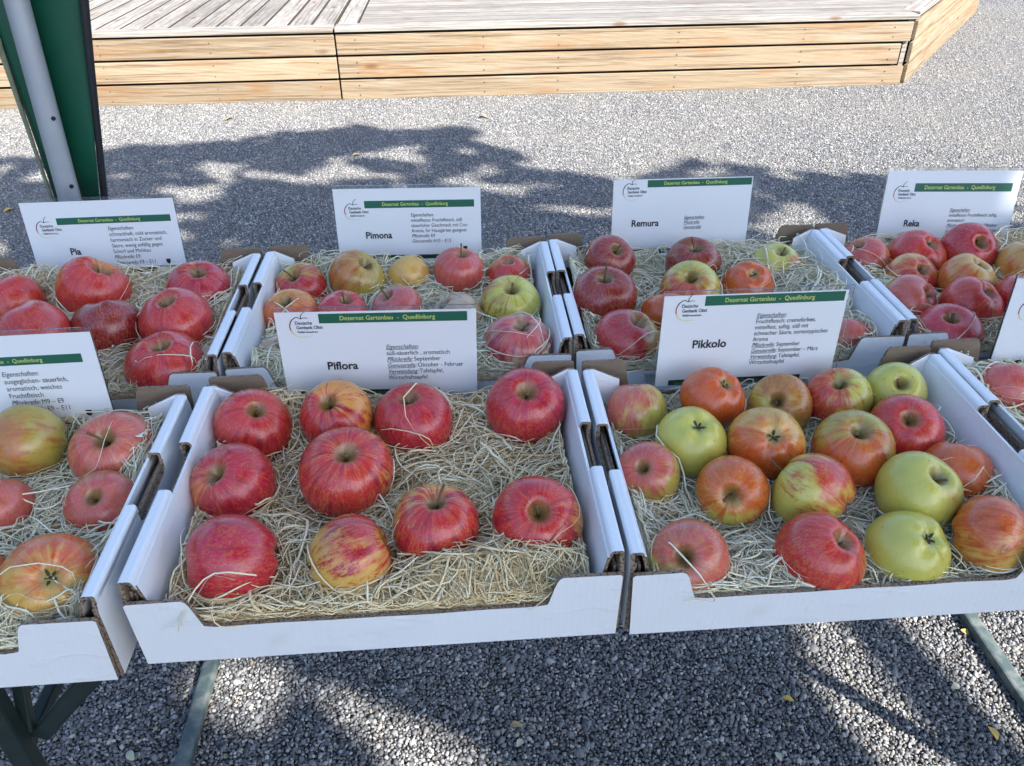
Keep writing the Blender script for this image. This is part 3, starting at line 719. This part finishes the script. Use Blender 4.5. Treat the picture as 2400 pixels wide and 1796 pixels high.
# ------------------------------------------------------------------ wood wool
STRAW={'warm':m_straw('wood_wool_warm',(.66,.44,.20),(.90,.71,.40),(.96,.86,.60)),
       'tan':m_straw('wood_wool_tan',(.70,.53,.29),(.90,.76,.49),(.96,.88,.66)),
       'pale':m_straw('wood_wool_pale',(.74,.62,.37),(.91,.82,.56),(.96,.91,.71))}
def ribbons(name, pts, wid, tone, mats, rg, flat=.18):
    """pts N,M,3 -> creased ribbon strips as one mesh"""
    N,M,_=pts.shape
    T=np.gradient(pts,axis=1); T/=np.linalg.norm(T,axis=2,keepdims=True)+1e-9
    tw=rg.uniform(-1.2,1.2,N)[:,None]+np.linspace(0,1,M)[None]*rg.normal(0,1.3,N)[:,None]
    up=np.array([0,0,1.0]); S=np.cross(T,up); n=np.linalg.norm(S,axis=2,keepdims=True); S=np.where(n>.1,S/(n+1e-9),np.array([1.0,0,0]))
    U=np.cross(S,T)
    A=S*np.cos(tw)[...,None]+U*np.sin(tw)[...,None]; Bn=np.cross(A,T)
    prof=np.ones(M); prof[0]=.55; prof[-1]=.4
    w=wid[:,None,None]*prof[None,:,None]
    v=np.stack([pts-A*w, pts+Bn*w*flat, pts+A*w, pts-Bn*w*flat*.6],2)       # N,M,4,3
    idx=np.arange(N*M*4).reshape(N,M,4)
    q=[]
    for k in range(4):
        k2=(k+1)%4
        q.append(np.stack([idx[:,:-1,k],idx[:,1:,k],idx[:,1:,k2],idx[:,:-1,k2]],-1).reshape(-1,4))
    me=mesh_np(name,v.reshape(-1,3),np.concatenate(q)); smooth(me)
    a=me.attributes.new('tone','FLOAT','POINT'); a.data.foreach_set('value',np.repeat(tone,M*4).astype(np.float32))
    return me
def push_out(p, apples, full, grow=1.0):
    for _ in range(2):
        for (c,r) in apples:
            c=np.array(c); d=p-c
            rr=r*.985*grow
            if full:
                dz=d*np.array([1,1,1.08]); L=np.linalg.norm(dz,axis=-1,keepdims=True)
                p=np.where(L<rr,c+d/(L+1e-9)*rr,p)
            else:
                # squeeze sideways round the fruit at that height
                z=np.clip(d[...,2:3]/r,-1,1); hr=rr*np.sqrt(np.clip(1-z*z,0,1))
                h=np.linalg.norm(d[...,:2],axis=-1,keepdims=True)
                s=np.where((h<hr),hr/(h+1e-6),1.0)
                s=np.minimum(s,3.0)
                p=np.concatenate([c[:2]+d[...,:2]*s,p[...,2:3]],-1)
    return p
def straw(key, mat, n, seed, heaps, base=.036, words='', curls=34, front=.002):
    x0,y0,a,w=TRAYS[key]
    rg=np.random.default_rng(seed)
    ap=APOS.get(key,[])
    def hs(x,y):
        h=base-.005+.004*np.sin(x*31+seed)*np.cos(y*27+seed*2)+.003*np.sin(x*70+y*55+seed)
        for (hx,hy,sx,sy,hh) in heaps: h=h+hh*np.exp(-((x-hx)/sx)**2-((y-hy)/sy)**2)
        e=np.minimum(np.minimum(x-.022,TW-.022-x),np.minimum(y+.06,TD+.004-y))
        h=h+.017*np.exp(-np.clip(e,0,1)/.022)
        h=h+front*np.exp(-np.clip(y,0,1)/.022)+.006
        return np.minimum(h,.0385+np.clip(y,0,1)*.9)
    # bedding under the strands
    gx,gy=np.meshgrid(np.linspace(.026,TW-.026,70),np.linspace(.0005,TD+.010,56))
    gz=hs(gx,gy)-.0022+rg.normal(0,.0014,gx.shape); gz[0]-=.004
    co=np.stack([gx,gy,gz],-1).reshape(-1,3); low=co.copy(); low[:,2]=.0055
    ny,nx=gx.shape; ii=np.arange(nx*ny).reshape(ny,nx)
    q=np.stack([ii[:-1,:-1],ii[:-1,1:],ii[1:,1:],ii[1:,:-1]],-1).reshape(-1,4)
    # --- main tangle
    M=11
    x=rg.uniform(.030,TW-.030,n); y=rg.uniform(.0,TD+.004,n); th=rg.uniform(0,2*np.pi,n)
    L=rg.uniform(.035,.11,n); cur=rg.normal(0,16,n); cv=rg.normal(0,30,n)
    s=np.linspace(-.5,.5,M)[None]*L[:,None]
    ang=th[:,None]+cur[:,None]*s+cv[:,None]*s*np.abs(s)*6+rg.normal(0,.21,(n,M)).cumsum(1)
    ds=(L/(M-1))[:,None]
    px=x[:,None]+np.cumsum(np.cos(ang)*ds,1)-np.cos(th)[:,None]*L[:,None]*.5
    py=y[:,None]+np.cumsum(np.sin(ang)*ds,1)-np.sin(th)[:,None]*L[:,None]*.5
    def fold(v,a,b):
        v=np.where(v<a,a+(a-v)*.25,v); v=np.where(v>b,b-(v-b)*.25,v); return v
    px=fold(px,.027,TW-.027); py=fold(py,.001,TD+.006)
    off=rg.beta(1.2,2.3,n)*.021-.005
    pz=hs(px,py)+off[:,None]+rg.normal(0,.0034,n)[:,None]*np.sin(s*70+rg.uniform(0,6,n)[:,None])+rg.normal(0,.06,n)[:,None]*s
    P=np.stack([px+x0,py+y0,pz+TZ],-1)
    part=rg.random(n)<.22
    P[part]=push_out(P[part],ap,False)
    P[...,0]=np.clip(P[...,0],x0+.022,x0+TW-.022); P[...,1]=np.clip(P[...,1],y0+.001,y0+TD+.009)
    # strands in the slanted sides must stay inside the tray
    lim=np.clip((.088-(P[...,2]-TZ))*.16+.021,.021,.04)
    P[...,0]=np.clip(P[...,0],x0+lim,x0+TW-lim)
    tone=np.clip(rg.normal(.58,.24,n)+off*16,0,1)
    wid=np.clip(rg.lognormal(-7.15,.32,n),.00040,.0016)
    # --- loose long curls standing proud, some across the fruit, some over the front edge
    m=int(curls*.62); M2=M
    cx=rg.uniform(.04,TW-.04,m); cy=rg.uniform(.0,TD-.01,m); cth=rg.uniform(0,6.28,m)
    cL=rg.uniform(.06,.15,m); cc=rg.normal(0,26,m)
    s2=np.linspace(-.5,.5,M2)[None]*cL[:,None]
    an=cth[:,None]+cc[:,None]*s2+rg.normal(0,.22,(m,M2)).cumsum(1)
    qx=cx[:,None]+np.cumsum(np.cos(an)*(cL/(M2-1))[:,None],1)-np.cos(cth)[:,None]*cL[:,None]*.5
    qy=cy[:,None]+np.cumsum(np.sin(an)*(cL/(M2-1))[:,None],1)-np.sin(cth)[:,None]*cL[:,None]*.5
    arch=rg.uniform(.004,.030,m)[:,None]*np.cos(np.linspace(-.5,.5,M2)*np.pi)[None]
    qz=hs(qx,qy)+.006+arch+rg.normal(0,.05,m)[:,None]*s2
    qx=fold(qx,.026,TW-.026); qy=fold(qy,-.013,TD+.004)
    over=np.clip(-.002-qy,0,.03); qz=np.where(qy<0.002,np.maximum(.049,qz)-over*.9,qz)
    Q=np.stack([qx+x0,qy+y0,qz+TZ],-1)
    Q=push_out(Q,ap,True,1.035)
    lim=np.clip((.088-(Q[...,2]-TZ))*.16+.021,.021,.04)
    Q[...,0]=np.clip(Q[...,0],x0+lim,x0+TW-lim)
    for _ in range(2): Q[:,1:-1]=.5*Q[:,1:-1]+.25*(Q[:,:-2]+Q[:,2:])
    Q=push_out(Q,ap,True,1.03)
    allp=np.concatenate([P,Q]); allw=np.concatenate([wid,rg.uniform(.00055,.0009,m)]); allt=np.concatenate([tone,rg.uniform(.55,1,m)])
    me=ribbons('wood_wool',allp,allw,allt,mat,rg)
    o=obj('wood_wool',me,STRAW[mat])
    tag(o,'curly pale wood wool bedding filling the %s tray'%w,'wood wool',kind='stuff')
    # matted layer joined below as a part
    mm=mesh_np('matted_layer',np.vstack([co+np.array([x0,y0,TZ])]),q); smooth(mm)
    aa=mm.attributes.new('tone','FLOAT','POINT'); aa.data.foreach_set('value',rg.uniform(.2,1.0,len(co)).astype(np.float32))
    l=obj('matted_layer',mm,STRAW[mat],o); tag(l,kind='stuff')
straw('FC','warm',5400,1,[(.28,.022,.09,.040,.026),(.30,.16,.07,.06,.006),(.05,.05,.05,.05,.004),(.10,.27,.1,.03,.012)],.034,curls=60,front=.004)
straw('FR','pale',4800,2,[(.12,.03,.05,.03,.008),(.36,.15,.03,.1,.012),(.03,.1,.03,.1,.006)],.024,curls=70)
straw('FL','pale',4800,3,[(.33,.05,.06,.06,.014),(.36,.22,.04,.05,.02),(.25,.02,.1,.03,.01)],.036,curls=60)
straw('RL','tan',4200,4,[(.10,.26,.10,.04,.020),(.30,.20,.08,.06,.012),(.35,.26,.05,.04,.014),(.30,.02,.09,.03,.008)],.038,curls=46)
straw('RC','pale',4200,5,[(.10,.26,.12,.03,.016),(.33,.03,.06,.04,.016),(.05,.02,.06,.03,.012),(.34,.26,.05,.03,.016)],.038,curls=46)
straw('RR','pale',4200,6,[(.03,.2,.03,.08,.014),(.32,.22,.06,.05,.018),(.35,.14,.03,.06,.018),(.36,.03,.05,.04,.012),(.1,.02,.06,.03,.006)],.038,curls=50)
straw('RF','tan',2800,7,[(.05,.12,.03,.06,.012),(.33,.05,.09,.04,.014),(.30,.26,.08,.03,.012)],.038,curls=40)
straw('RX','pale',2200,8,[(.05,.25,.06,.03,.018)],.038,curls=30)

# ------------------------------------------------------------------ name cards
PAPER=plain('card_paper',(.745,.745,.76),.32,.03,8)
BAR=plain('header_green',(.010,.105,.062),.5,.1,20)
INK=plain('print_black',(.012,.012,.014),.6,.1,20)
YEL=plain('print_yellow',(.55,.62,.16),.6,.05,20)
DGRN=plain('print_dark_green',(.006,.03,.018),.6,.1,20)
LRED=plain('print_red',(.36,.02,.02),.6,.1,20)
LGOLD=plain('print_gold',(.72,.55,.10),.6,.1,20)
def m_acryl():
    t=NT('clear_acrylic'); t.set(Base_Color=(.94,.96,.97),Roughness=.04); t.b.inputs['Transmission Weight'].default_value=.96; t.b.inputs['IOR'].default_value=1.3
    return t.m
ACRYL=m_acryl()
def text_mesh(items):
    """items: (string,x,y,size,shear,bold,align,wscale) in card metres -> one flat mesh lying in x/z"""
    V=[];F=[]
    for (s,x,y,size,shear,bold,align,ws) in items:
        c=bpy.data.curves.new('tmp','FONT'); c.body=s; c.size=size; c.shear=shear; c.resolution_u=3
        c.offset=bold; c.align_x=align
        o=bpy.data.objects.new('tmp',c); scene.collection.objects.link(o)
        dg=bpy.context.evaluated_depsgraph_get(); ev=o.evaluated_get(dg); me=ev.to_mesh()
        b=len(V); V+=[(x+v.co.x*ws,0,y+v.co.y) for v in me.vertices]; F+=[tuple(b+i for i in p.vertices) for p in me.polygons]
        ev.to_mesh_clear(); bpy.data.objects.remove(o); bpy.data.curves.remove(c)
    me=bpy.data.meshes.new('lettering'); me.from_pydata(V,[],F); me.update(); return me
def text_w(s,size,shear=0.0):
    c=bpy.data.curves.new('tmp','FONT'); c.body=s; c.size=size; c.shear=shear
    o=bpy.data.objects.new('tmp',c); scene.collection.objects.link(o); bpy.context.view_layer.update()
    w=o.dimensions.x; bpy.data.objects.remove(o); bpy.data.curves.remove(c); return w
def ribbon2d(m,pts,w0,w1,y,mi=0):
    n=len(pts); 
    for i in range(n-1):
        (x0,z0),(x1,z1)=pts[i],pts[i+1]; dx,dz=x1-x0,z1-z0; L=math.hypot(dx,dz)+1e-9; nx,nz=-dz/L,dx/L
        a=w0+(w1-w0)*i/(n-1); b=w0+(w1-w0)*(i+1)/(n-1)
        m.add([(x0-nx*a,y,z0-nz*a),(x0+nx*a,y,z0+nz*a),(x1+nx*b,y,z1+nz*b),(x1-nx*b,y,z1-nz*b)],[(0,3,2,1)],mi)
CW=.21
def card(key,label,pos,yaw,lean,roll,h,bar,bu,name,npos,lines,lpos,lsp,lsz,lx=0.0,clear_right=0.0,crest=True,under=True,pw=CW):
    """pos: middle of the lower edge; u,v run 0..1 from the top left of the paper"""
    c=empty('name_card',pos); tag(c,label,'sign','printed variety cards standing in the trays')
    ex=Vector((math.cos(yaw),math.sin(yaw),0)); nb=Vector((-math.sin(yaw),math.cos(yaw),0))
    up=Vector((0,0,1))*math.cos(lean)+nb*math.sin(lean)
    e2=ex*math.cos(roll)+up*math.sin(roll); u2=-ex*math.sin(roll)+up*math.cos(roll); n2=u2.cross(e2)
    mw=Matrix((e2,n2,u2)).transposed().to_4x4(); mw.translation=Vector(pos); c.matrix_world=mw
    X=lambda u:(u-.5)*CW; Z=lambda v:(1-v)*h
    p=MB().box((-CW/2,0,0),(CW/2-clear_right,.0005,h)).build('paper',PAPER,c)
    MB().box((-CW/2-.0005,.0008,-.012),(CW/2+.0005,.0028,h+.0045)).build('acrylic_plate',ACRYL,c)
    MB().box((-CW/2,.003,-.014),(CW/2,.05,-.0125)).build('acrylic_foot',ACRYL,c)
    hb=MB().box((X(bu[0]),-.0003,Z(bar[1])),(X(bu[1]),-.0001,Z(bar[0]))).build('header_bar',BAR,c)
    zc=(Z(bar[0])+Z(bar[1]))/2; bh=Z(bar[0])-Z(bar[1])
    tx=X((bu[0]*.54+bu[1]*.46))
    o=obj('header_lettering',text_mesh([('Dezernat Gartenbau  -  Quedlinburg',tx,zc-bh*.20,bh*.66,0,.00006,'CENTER',.90)]),YEL,c); o.location.y=-.00045
    it=[]
    if name:
        o=obj('name_lettering',text_mesh([(name,X(npos[0]),Z(npos[1]),.0140,.0,.00036,'LEFT',.92)]),INK,c); o.location.y=-.0004
    head=('Eigenschaften','Pflückreife','Genussreife','Verwendung')
    for k,s in enumerate(lines):
        y=Z(lpos[1]+k*lsp); x=X(lpos[0]+lx*k)
        hd=[q for q in head if s.startswith(q)]
        if hd:
            q=hd[0]+':'; it.append((q,x,y,lsz,.22,.0,'LEFT',.80))
            wq=text_w(q,lsz,.22)*.80
            rest=s[len(q):]
            if rest: it.append((rest.strip(),x+wq+.0018,y,lsz,0,.0,'LEFT',.84))
            if under: MB().box((x,-.0003,y-lsz*.16),(x+wq*.97,-.0001,y-lsz*.10)).build('underline',INK,c)
        else: it.append((s,x,y,lsz,0,.0,'LEFT',.84))
    lgx,lgz=X(.095),Z(bar[0]+.115)
    o=obj('body_lettering',text_mesh(it),INK,c); o.location.y=-.0004
    it=[('Deutsche',lgx,lgz,.0058,0,.00008,'LEFT',.80),('Genbank Obst',lgx+.0008,lgz-.0056,.0058,0,.00008,'LEFT',.80),('Vielfalt bewahren',lgx+.0012,lgz-.0104,.0038,.1,.00004,'LEFT',.80)]
    o=obj('emblem_lettering',text_mesh(it),INK,c); o.location.y=-.0004
    # apple emblem drawn as one tapering line with a black, red and gold left side
    m=MB(); ox,oz=lgx+.006,lgz-.003
    arc=[(ox+.0115*math.cos(a)*1.02,oz+.0125*math.sin(a)) for a in [R(100+k*9) for k in range(17)]]
    ribbon2d(m,[(ox+.008,oz+.0105),(ox+.004,oz+.0110),(ox+.0005,oz+.0098),(ox-.003,oz+.0118)]+arc[1:7],.0003,.0006,-.0003,0)
    ribbon2d(m,arc[6:12],.0006,.0006,-.0003,1); ribbon2d(m,arc[11:],.0006,.0003,-.0003,2)
    ribbon2d(m,[(ox+.0005,oz+.0098),(ox+.0012,oz+.0140),(ox+.0040,oz+.0175),(ox+.0062,oz+.0182)],.0005,.0002,-.0003,0)
    ribbon2d(m,[arc[-1],(ox+.001,oz-.0128),(ox+.005,oz-.0118),(ox+.009,oz-.0125)],.0003,.0002,-.0003,2)
    m.build('emblem',[INK,LRED,LGOLD],c)
    # lower band and crest
    MB().box((X(.07),-.0003,Z(1.0)+.0005),(X(.80),-.0001,Z(.935))).build('lower_band',DGRN,c)
    o=obj('band_lettering',text_mesh([('Landesanstalt für Landwirtschaft und Gartenbau',X(.10),Z(.985),.0060,0,.00003,'LEFT',.85)]),plain('print_green',(.10,.25,.08),.6),c); o.location.y=-.00045
    if crest:
        m=MB(); cx,cz=X(.885),Z(.86)
        m.add([(cx-.003,-.0003,cz+.004),(cx+.003,-.0003,cz+.004),(cx+.003,-.0003,cz-.001),(cx,-.0003,cz-.004),(cx-.003,-.0003,cz-.001)],[(4,3,2,1,0)],0)
        m.build('crest',INK,c)
        o=obj('crest_lettering',text_mesh([('SACHSEN-ANHALT',cx,Z(.935),.0038,0,.00006,'CENTER',.95)]),INK,c); o.location.y=-.0004
RZ=.86
card('Pia','upright white card headed Pia behind the scarred orange apple',(-.228,.667,RZ-.048),.011,.101,-.001,.108,(.215,.305),(.21,.96),'Pia',(.245,.715),
 ['Eigenschaften:','schmackhaft, mild aromatisch,','harmonisch in Zucker und','Säure, wenig anfällig gegen','Schorf und Mehltau','Pflückreife: E9','Genussreife: E9 – E11'],(.53,.40),.079,.0080,under=False)
card('Pimona','upright white card headed Pimona in the centre of the back row',(.206,.664,RZ-.042),-.024,.061,-.010,.107,(.165,.265),(.205,.955),'Pimona',(.195,.69),
 ['Eigenschaften:','mittelfestes Fruchtfleisch, süß','säuerlicher Geschmack mit Cox-','Aroma, für Hausgärten geeignet','Pflückreife: E9','Genussreife: A10 – E12'],(.515,.39),.074,.0074,under=False)
card('Remura','upright white card headed Remura behind the dark red apples',(.609,.650,RZ-.042),-.032,.085,.006,.112,(.012,.105),(.235,.955),'Remura',(.135,.62),
 ['Eigenschaften:','Pflückreife:','Genussreife:'],(.505,.535),.066,.0068,clear_right=.008,crest=False)
card('Reka','upright white card headed Reka at the right end of the back row',(1.026,.669,RZ-.051),-.005,.161,-.030,.110,(.170,.285),(.215,.945),'Reka',(.185,.765),
 ['Eigenschaften:','mittelfestes Fruchtfleisch, saftig,','aromatisch','Pflückreife: September – Oktober','Genussreife: September – Dezember'],(.515,.56),.072,.0072,crest=False)
card('Piflora','large white card headed Piflora behind the ten red apples',(.186,.306,RZ-.041),-.013,-.02,-.018,.107,(.022,.128),(.215,.955),'Piflora',(.225,.672),
 ['Eigenschaften:','süß-säuerlich , aromatisch','Pflückreife: September','Genussreife: Oktober - Februar','Verwendung: Tafelapfel,','Wirtschaftsapfel'],(.535,.440),.0745,.0078,crest=False)
card('Pikkolo','large white card headed Pikkolo behind the green and orange apples',(.595,.294,RZ-.040),.030,.057,-.020,.110,(.012,.115),(.215,.955),'Pikkolo',(.175,.575),
 ['Eigenschaften:','Fruchtfleisch: cremefarben,','mittelfest, saftig, süß mit','schwacher Säure, sortentypisches','Aroma','Pflückreife: September','Genussreife: September – März','Verwendung: Tafelapfel,','Wirtschaftsapfel'],(.500,.262),.066,.0074,clear_right=.006,crest=False)
card('front_left','white card cut by the left picture edge in the nearest row',(-.198,.268,RZ-.038),.015,.08,.0,.108,(.215,.305),(.21,.93),'',(.2,.7),
 ['Eigenschaften:','ausgeglichen- säuerlich,','aromatisch, weiches','Fruchtfleisch','Pflückreife: M9 – E9','Genussreife: E9 – E11'],(.535,.42),.077,.0080,under=False)
card('far_right','white card cut by the right picture edge in the nearest row',(.990,.300,RZ-.040),.0,.08,-.02,.108,(.215,.305),(.21,.93),'',(.2,.7),
 ['Eigenschaften:'],(.5,.43),.085,.0080,under=False)

# ------------------------------------------------------------------ fallen leaves
LEAFM=[plain('leaf_yellow',(.52,.36,.08),.7,.2,60),plain('leaf_tan',(.34,.25,.12),.8,.2,60),plain('leaf_pale',(.40,.40,.30),.8,.2,60)]
def fallen(i,x,y,L,mi,lab):
    rg=random.Random(i); w=L*.32; v=[];f=[];n=7
    for k in range(n):
        u=k/(n-1); ww=w*math.sin(math.pi*min(1,u*.92+.04))**.8; zz=.25*L*math.sin(u*2.6)*.5
        v+=[(-L/2+u*L,-ww,zz+ww*.45),(-L/2+u*L,0,zz),(-L/2+u*L,ww,zz+ww*.35)]
    m0=len(v); v+=[(a,b,c-.0006) for a,b,c in v]
    for k in range(n-1):
        for q in range(2):
            a=k*3+q; f.append((a,a+3,a+4,a+1)); f.append((m0+a+1,m0+a+4,m0+a+3,m0+a))
    o=MB().add(v,f).build('fallen_leaf',LEAFM[mi],None,sm=True); o.location=(x,y,.0085); o.rotation_euler=(rg.uniform(-.3,.3),rg.uniform(-.2,.2),rg.uniform(0,6.28))
    tag(o,lab,'leaf','fallen leaves on the gravel')
LV=[(0.845, 0.434, 0.02, 0, 'ochre leaf lying on shaded gravel below the front right tray'),
(1.182, 0.339, 0.025, 0, 'yellow leaf on gravel in the bottom right corner of the picture'),
(1.166, 0.436, 0.02, 2, 'pale leaf in the sunlit gravel left of the right table foot'),
(-0.337, 0.415, 0.022, 2, 'grey leaf at the lower left beside the left table foot'),
(1.252, 0.556, 0.017, 0, 'yellow leaf on sunlit gravel beside the right table foot'),
(0.789, 0.326, 0.017, 2, 'whitish leaf scrap at the bottom edge right of centre'),
(0.339, 0.42, 0.022, 1, 'tan leaf scrap at the bottom centre of the gravel'),
(0.343, 0.386, 0.019, 2, 'pale curled leaf just below the tan scrap at bottom centre'),
(-1.034, 4.458, 0.043, 0, 'yellow leaf on sunny gravel before the left part of the deck'),
(-1.696, 3.093, 0.043, 0, 'orange yellow leaf on gravel at the far left edge'),
(-0.23, 3.715, 0.043, 1, 'brown leaf on dappled gravel above the back centre card'),
(0.45, 4.35, 0.051, 1, 'brown leaf on sunny gravel before the middle of the deck')]
for i,(x,y,L,mi,lab) in enumerate(LV): fallen(i,x,y,L,mi,lab)

# ------------------------------------------------------------------ shade tree behind the viewer
SHADE=[(1.06,.15),(.93,.40),(.90,.68),(.80,.95),(1.0,1.4),(1.35,1.5),(2.3,1.75),(2.95,2.1),(3.05,2.45),(2.55,2.8),(2.12,3.2),(1.73,3.52),(1.3,3.28),(.9,3.38),(.56,3.70),(.02,4.2),(-.45,4.45),(-.8,4.1),(-1.4,4.06),(-1.9,3.95),(-3.0,3.6),(-3.4,2.2),(-3.1,.4),(-1.6,-.5),(.3,-.6),(1.1,-.2)]
def tree():
    rg=np.random.default_rng(9)
    poly=np.array(SHADE)
    def inside(x,y):
        r=np.zeros(len(x),bool); n=len(poly)
        for i in range(n):
            x1,y1=poly[i]; x2,y2=poly[(i+1)%n]
            c=((y1>y)!=(y2>y)); xs=(x2-x1)*(y-y1)/(y2-y1+1e-12)+x1
            r^=(c&(x<xs))
        return r
    def vn(x,y,s,seed):
        # smooth value noise
        g=np.random.default_rng(seed).random((64,64)); u=x/s+20; v=y/s+20
        i=np.floor(u).astype(int); j=np.floor(v).astype(int); fu=u-i; fv=v-j; fu=fu*fu*(3-2*fu); fv=fv*fv*(3-2*fv)
        G=lambda a,b:g[a%64,b%64]
        return (G(i,j)*(1-fu)+G(i+1,j)*fu)*(1-fv)+(G(i,j+1)*(1-fu)+G(i+1,j+1)*fu)*fv
    n=190000
    gx=rg.uniform(-3.6,2.9,n); gy=rg.uniform(-.9,4.8,n)
    wx=gx+(vn(gx,gy,.35,1)-.5)*.5+(vn(gx,gy,.12,2)-.5)*.16; wy=gy+(vn(gx,gy,.35,3)-.5)*.5+(vn(gx,gy,.12,4)-.5)*.16
    near=(gy<.75)
    wx=np.where(near,gx+(wx-gx)*.35,wx); wy=np.where(near,gy,wy)
    ok=inside(wx,wy)
    nz=.45*vn(gx,gy,.30,5)+.55*vn(gx,gy,.11,6)
    hole=np.full(n,.30)
    table=(gx>-1.35)&(gx<.64)&(gy>.66)&(gy<1.66)
    hole=np.where(gy>1.7,.24,hole); hole=np.where((gy>3.0),.36,hole); hole=np.where((gx<-.8)&(gy>2.4),.43,hole)
    hole=np.where((gx>1.2)&(gy>1.6),.42,hole)
    ok&=(nz>hole)|table|((gy<.80)&(gx<1.0)&(gx>-.6))
    def seg(a,b,w):
        a=np.array(a); b=np.array(b); d=b-a; t=np.clip(((gx-a[0])*d[0]+(gy-a[1])*d[1])/(d@d),0,1)
        return (np.hypot(gx-a[0]-t*d[0],gy-a[1]-t*d[1])<w*(.55+.9*vn(gx,gy,.07,8)))&((gy<.63)|(gy>1.4))
    ok&=~seg((-.03,.62),(.12,.50),.11); ok&=~seg((.12,.50),(.20,.42),.10); ok&=~seg((.19,.37),(.22,.32),.09); ok&=~seg((-.21,.60),(-.13,.55),.085); ok&=~seg((.02,.64),(.10,.62),.02)
    ok&=~seg((.38,1.50),(.50,1.57),.055)
    ok&=~seg((.62,2.92),(1.35,2.72),.05); ok&=~seg((-.75,3.5),(-.35,3.35),.06)
    gx,gy=gx[ok],gy[ok]; n=len(gx)
    s=np.array(SUN)
    # depth along the sunbeam: a rounded crown
    r2=np.clip(((gx+.4)/3.2)**2+((gy-1.9)/2.7)**2,0,1)
    tau=7.5+(rg.random(n)-.5)*2*(.4+1.2*np.sqrt(1-r2))
    P=np.stack([gx,gy,np.zeros(n)],1)+s[None]*tau[:,None]
    L=rg.uniform(.030,.052,n); 
    ax=rg.normal(size=(n,3)); ax/=np.linalg.norm(ax,axis=1,keepdims=True)
    nn=rg.normal(size=(n,3))+np.array([0,0,.9]); sd=np.cross(ax,nn); sd/=np.linalg.norm(sd,axis=1,keepdims=True)
    nn=np.cross(sd,ax)
    W=L*.66
    v=np.stack([P-ax*L[:,None],P+sd*W[:,None]+nn*W[:,None]*.25,P+ax*L[:,None],P-sd*W[:,None]+nn*W[:,None]*.25],1)
    idx=np.arange(n*4).reshape(n,4)
    tr=np.concatenate([idx[:,[0,1,2]],idx[:,[0,2,3]]])
    me=mesh_np('crown',v.reshape(-1,3),None,tr)
    c=P.mean(0)
    t=empty('shade_tree',(c[0],c[1],0)); tag(t,'broad leafy tree behind the viewer shading the table','tree')
    lm=NT('tree_leaf'); q=lm.noise(lm.coord(),3,3); lm.set(Base_Color=lm.mix(q,(.045,.085,.018),(.09,.14,.03)),Roughness=.55)
    me.transform(Matrix.Translation((-c[0],-c[1],0)))
    obj('crown',me,lm.m,t)
    bark=plain('bark',(.12,.09,.065),.95,.4,9,bump=.8)
    m=MB(); z=c[2]
    m.tube([(0,0,-.1),(.03,-.02,.25),(.02,.03,1.5),(-.05,.05,z*.55),(0,0,z*.8)],[.30,.22,.18,.15,.11],12)
    r=random.Random(3)
    for k in range(9):
        a=k*2.4; z0=z*(.5+.03*k); e=(1.7*math.cos(a),1.5*math.sin(a),z+r.uniform(-.3,.6))
        m.tube([(0,0,z0),(e[0]*.45,e[1]*.45,z0+(e[2]-z0)*.55),e],[.08,.05,.018],7)
    m.build('trunk',bark,t,sm=True)
tree()

# ------------------------------------------------------------------ unseen hedges, added to block low sky light for contrast
def sky_blocker(label,a,b,h,depth,seed):
    rg=np.random.default_rng(seed)
    a=np.array(a,float); b=np.array(b,float); L=np.linalg.norm(b-a); t=(b-a)/L; nrm=np.array([-t[1],t[0]])
    e=empty('hedge',((a[0]+b[0])/2,(a[1]+b[1])/2,0)); tag(e,label,'hedge','hedges round the yard')
    c=(a+b)/2
    def loc(u,v,z): return np.stack([a[0]+t[0]*u+nrm[0]*v-c[0],a[1]+t[1]*u+nrm[1]*v-c[1],z],-1)
    n=int(L*h*230)
    side=rg.random(n); u=rg.uniform(0,L,n); v=np.where(side<.42,-depth/2,np.where(side<.84,depth/2,rg.uniform(-depth/2,depth/2,n)))+rg.normal(0,.06,n)
    z=np.where(side<.84,rg.uniform(.03,h,n),h+rg.normal(0,.06,n))
    P=loc(u,v,z); S=rg.uniform(.05,.10,n)
    x=rg.normal(size=(n,3)); x/=np.linalg.norm(x,axis=1,keepdims=True); y=np.cross(x,rg.normal(size=(n,3))); y/=np.linalg.norm(y,axis=1,keepdims=True)
    V=np.stack([P-x*S[:,None],P+y*S[:,None]*.6,P+x*S[:,None],P-y*S[:,None]*.6],1); I=np.arange(n*4).reshape(n,4)
    me=mesh_np('foliage',V.reshape(-1,3),I)
    lm=bpy.data.materials.get('hedge_leaf')
    if lm is None:
        q=NT('hedge_leaf'); q.set(Base_Color=q.mix(q.noise(q.coord(),4,3),(.030,.055,.014),(.065,.10,.025)),Roughness=.6); lm=q.m
    obj('foliage',me,lm,e)
    k=MB(); d=depth/2-.08
    pts=[loc(uu,vv,0.0) for uu,vv in ((0,-d),(L,-d),(L,d),(0,d))]
    k.prism([(q[0],q[1]) for q in pts],'z',0.0,h-.06); k.build('twigs',plain('hedge_twigs',(.030,.030,.016),.95),e)
sky_blocker('tall dark hedge behind the viewer',(-7,-6.5),(11,-6.5),1.4,.9,1)
sky_blocker('tall dark hedge along the left side of the yard',(-6,-6),(-6,12),3.0,.9,2)
sky_blocker('tall dark hedge along the right side of the yard',(12,-6),(12,13),2.8,.9,3)
sky_blocker('tall dark hedge far behind the wooden deck',(-6,14),(12,14),3.4,1.0,4)
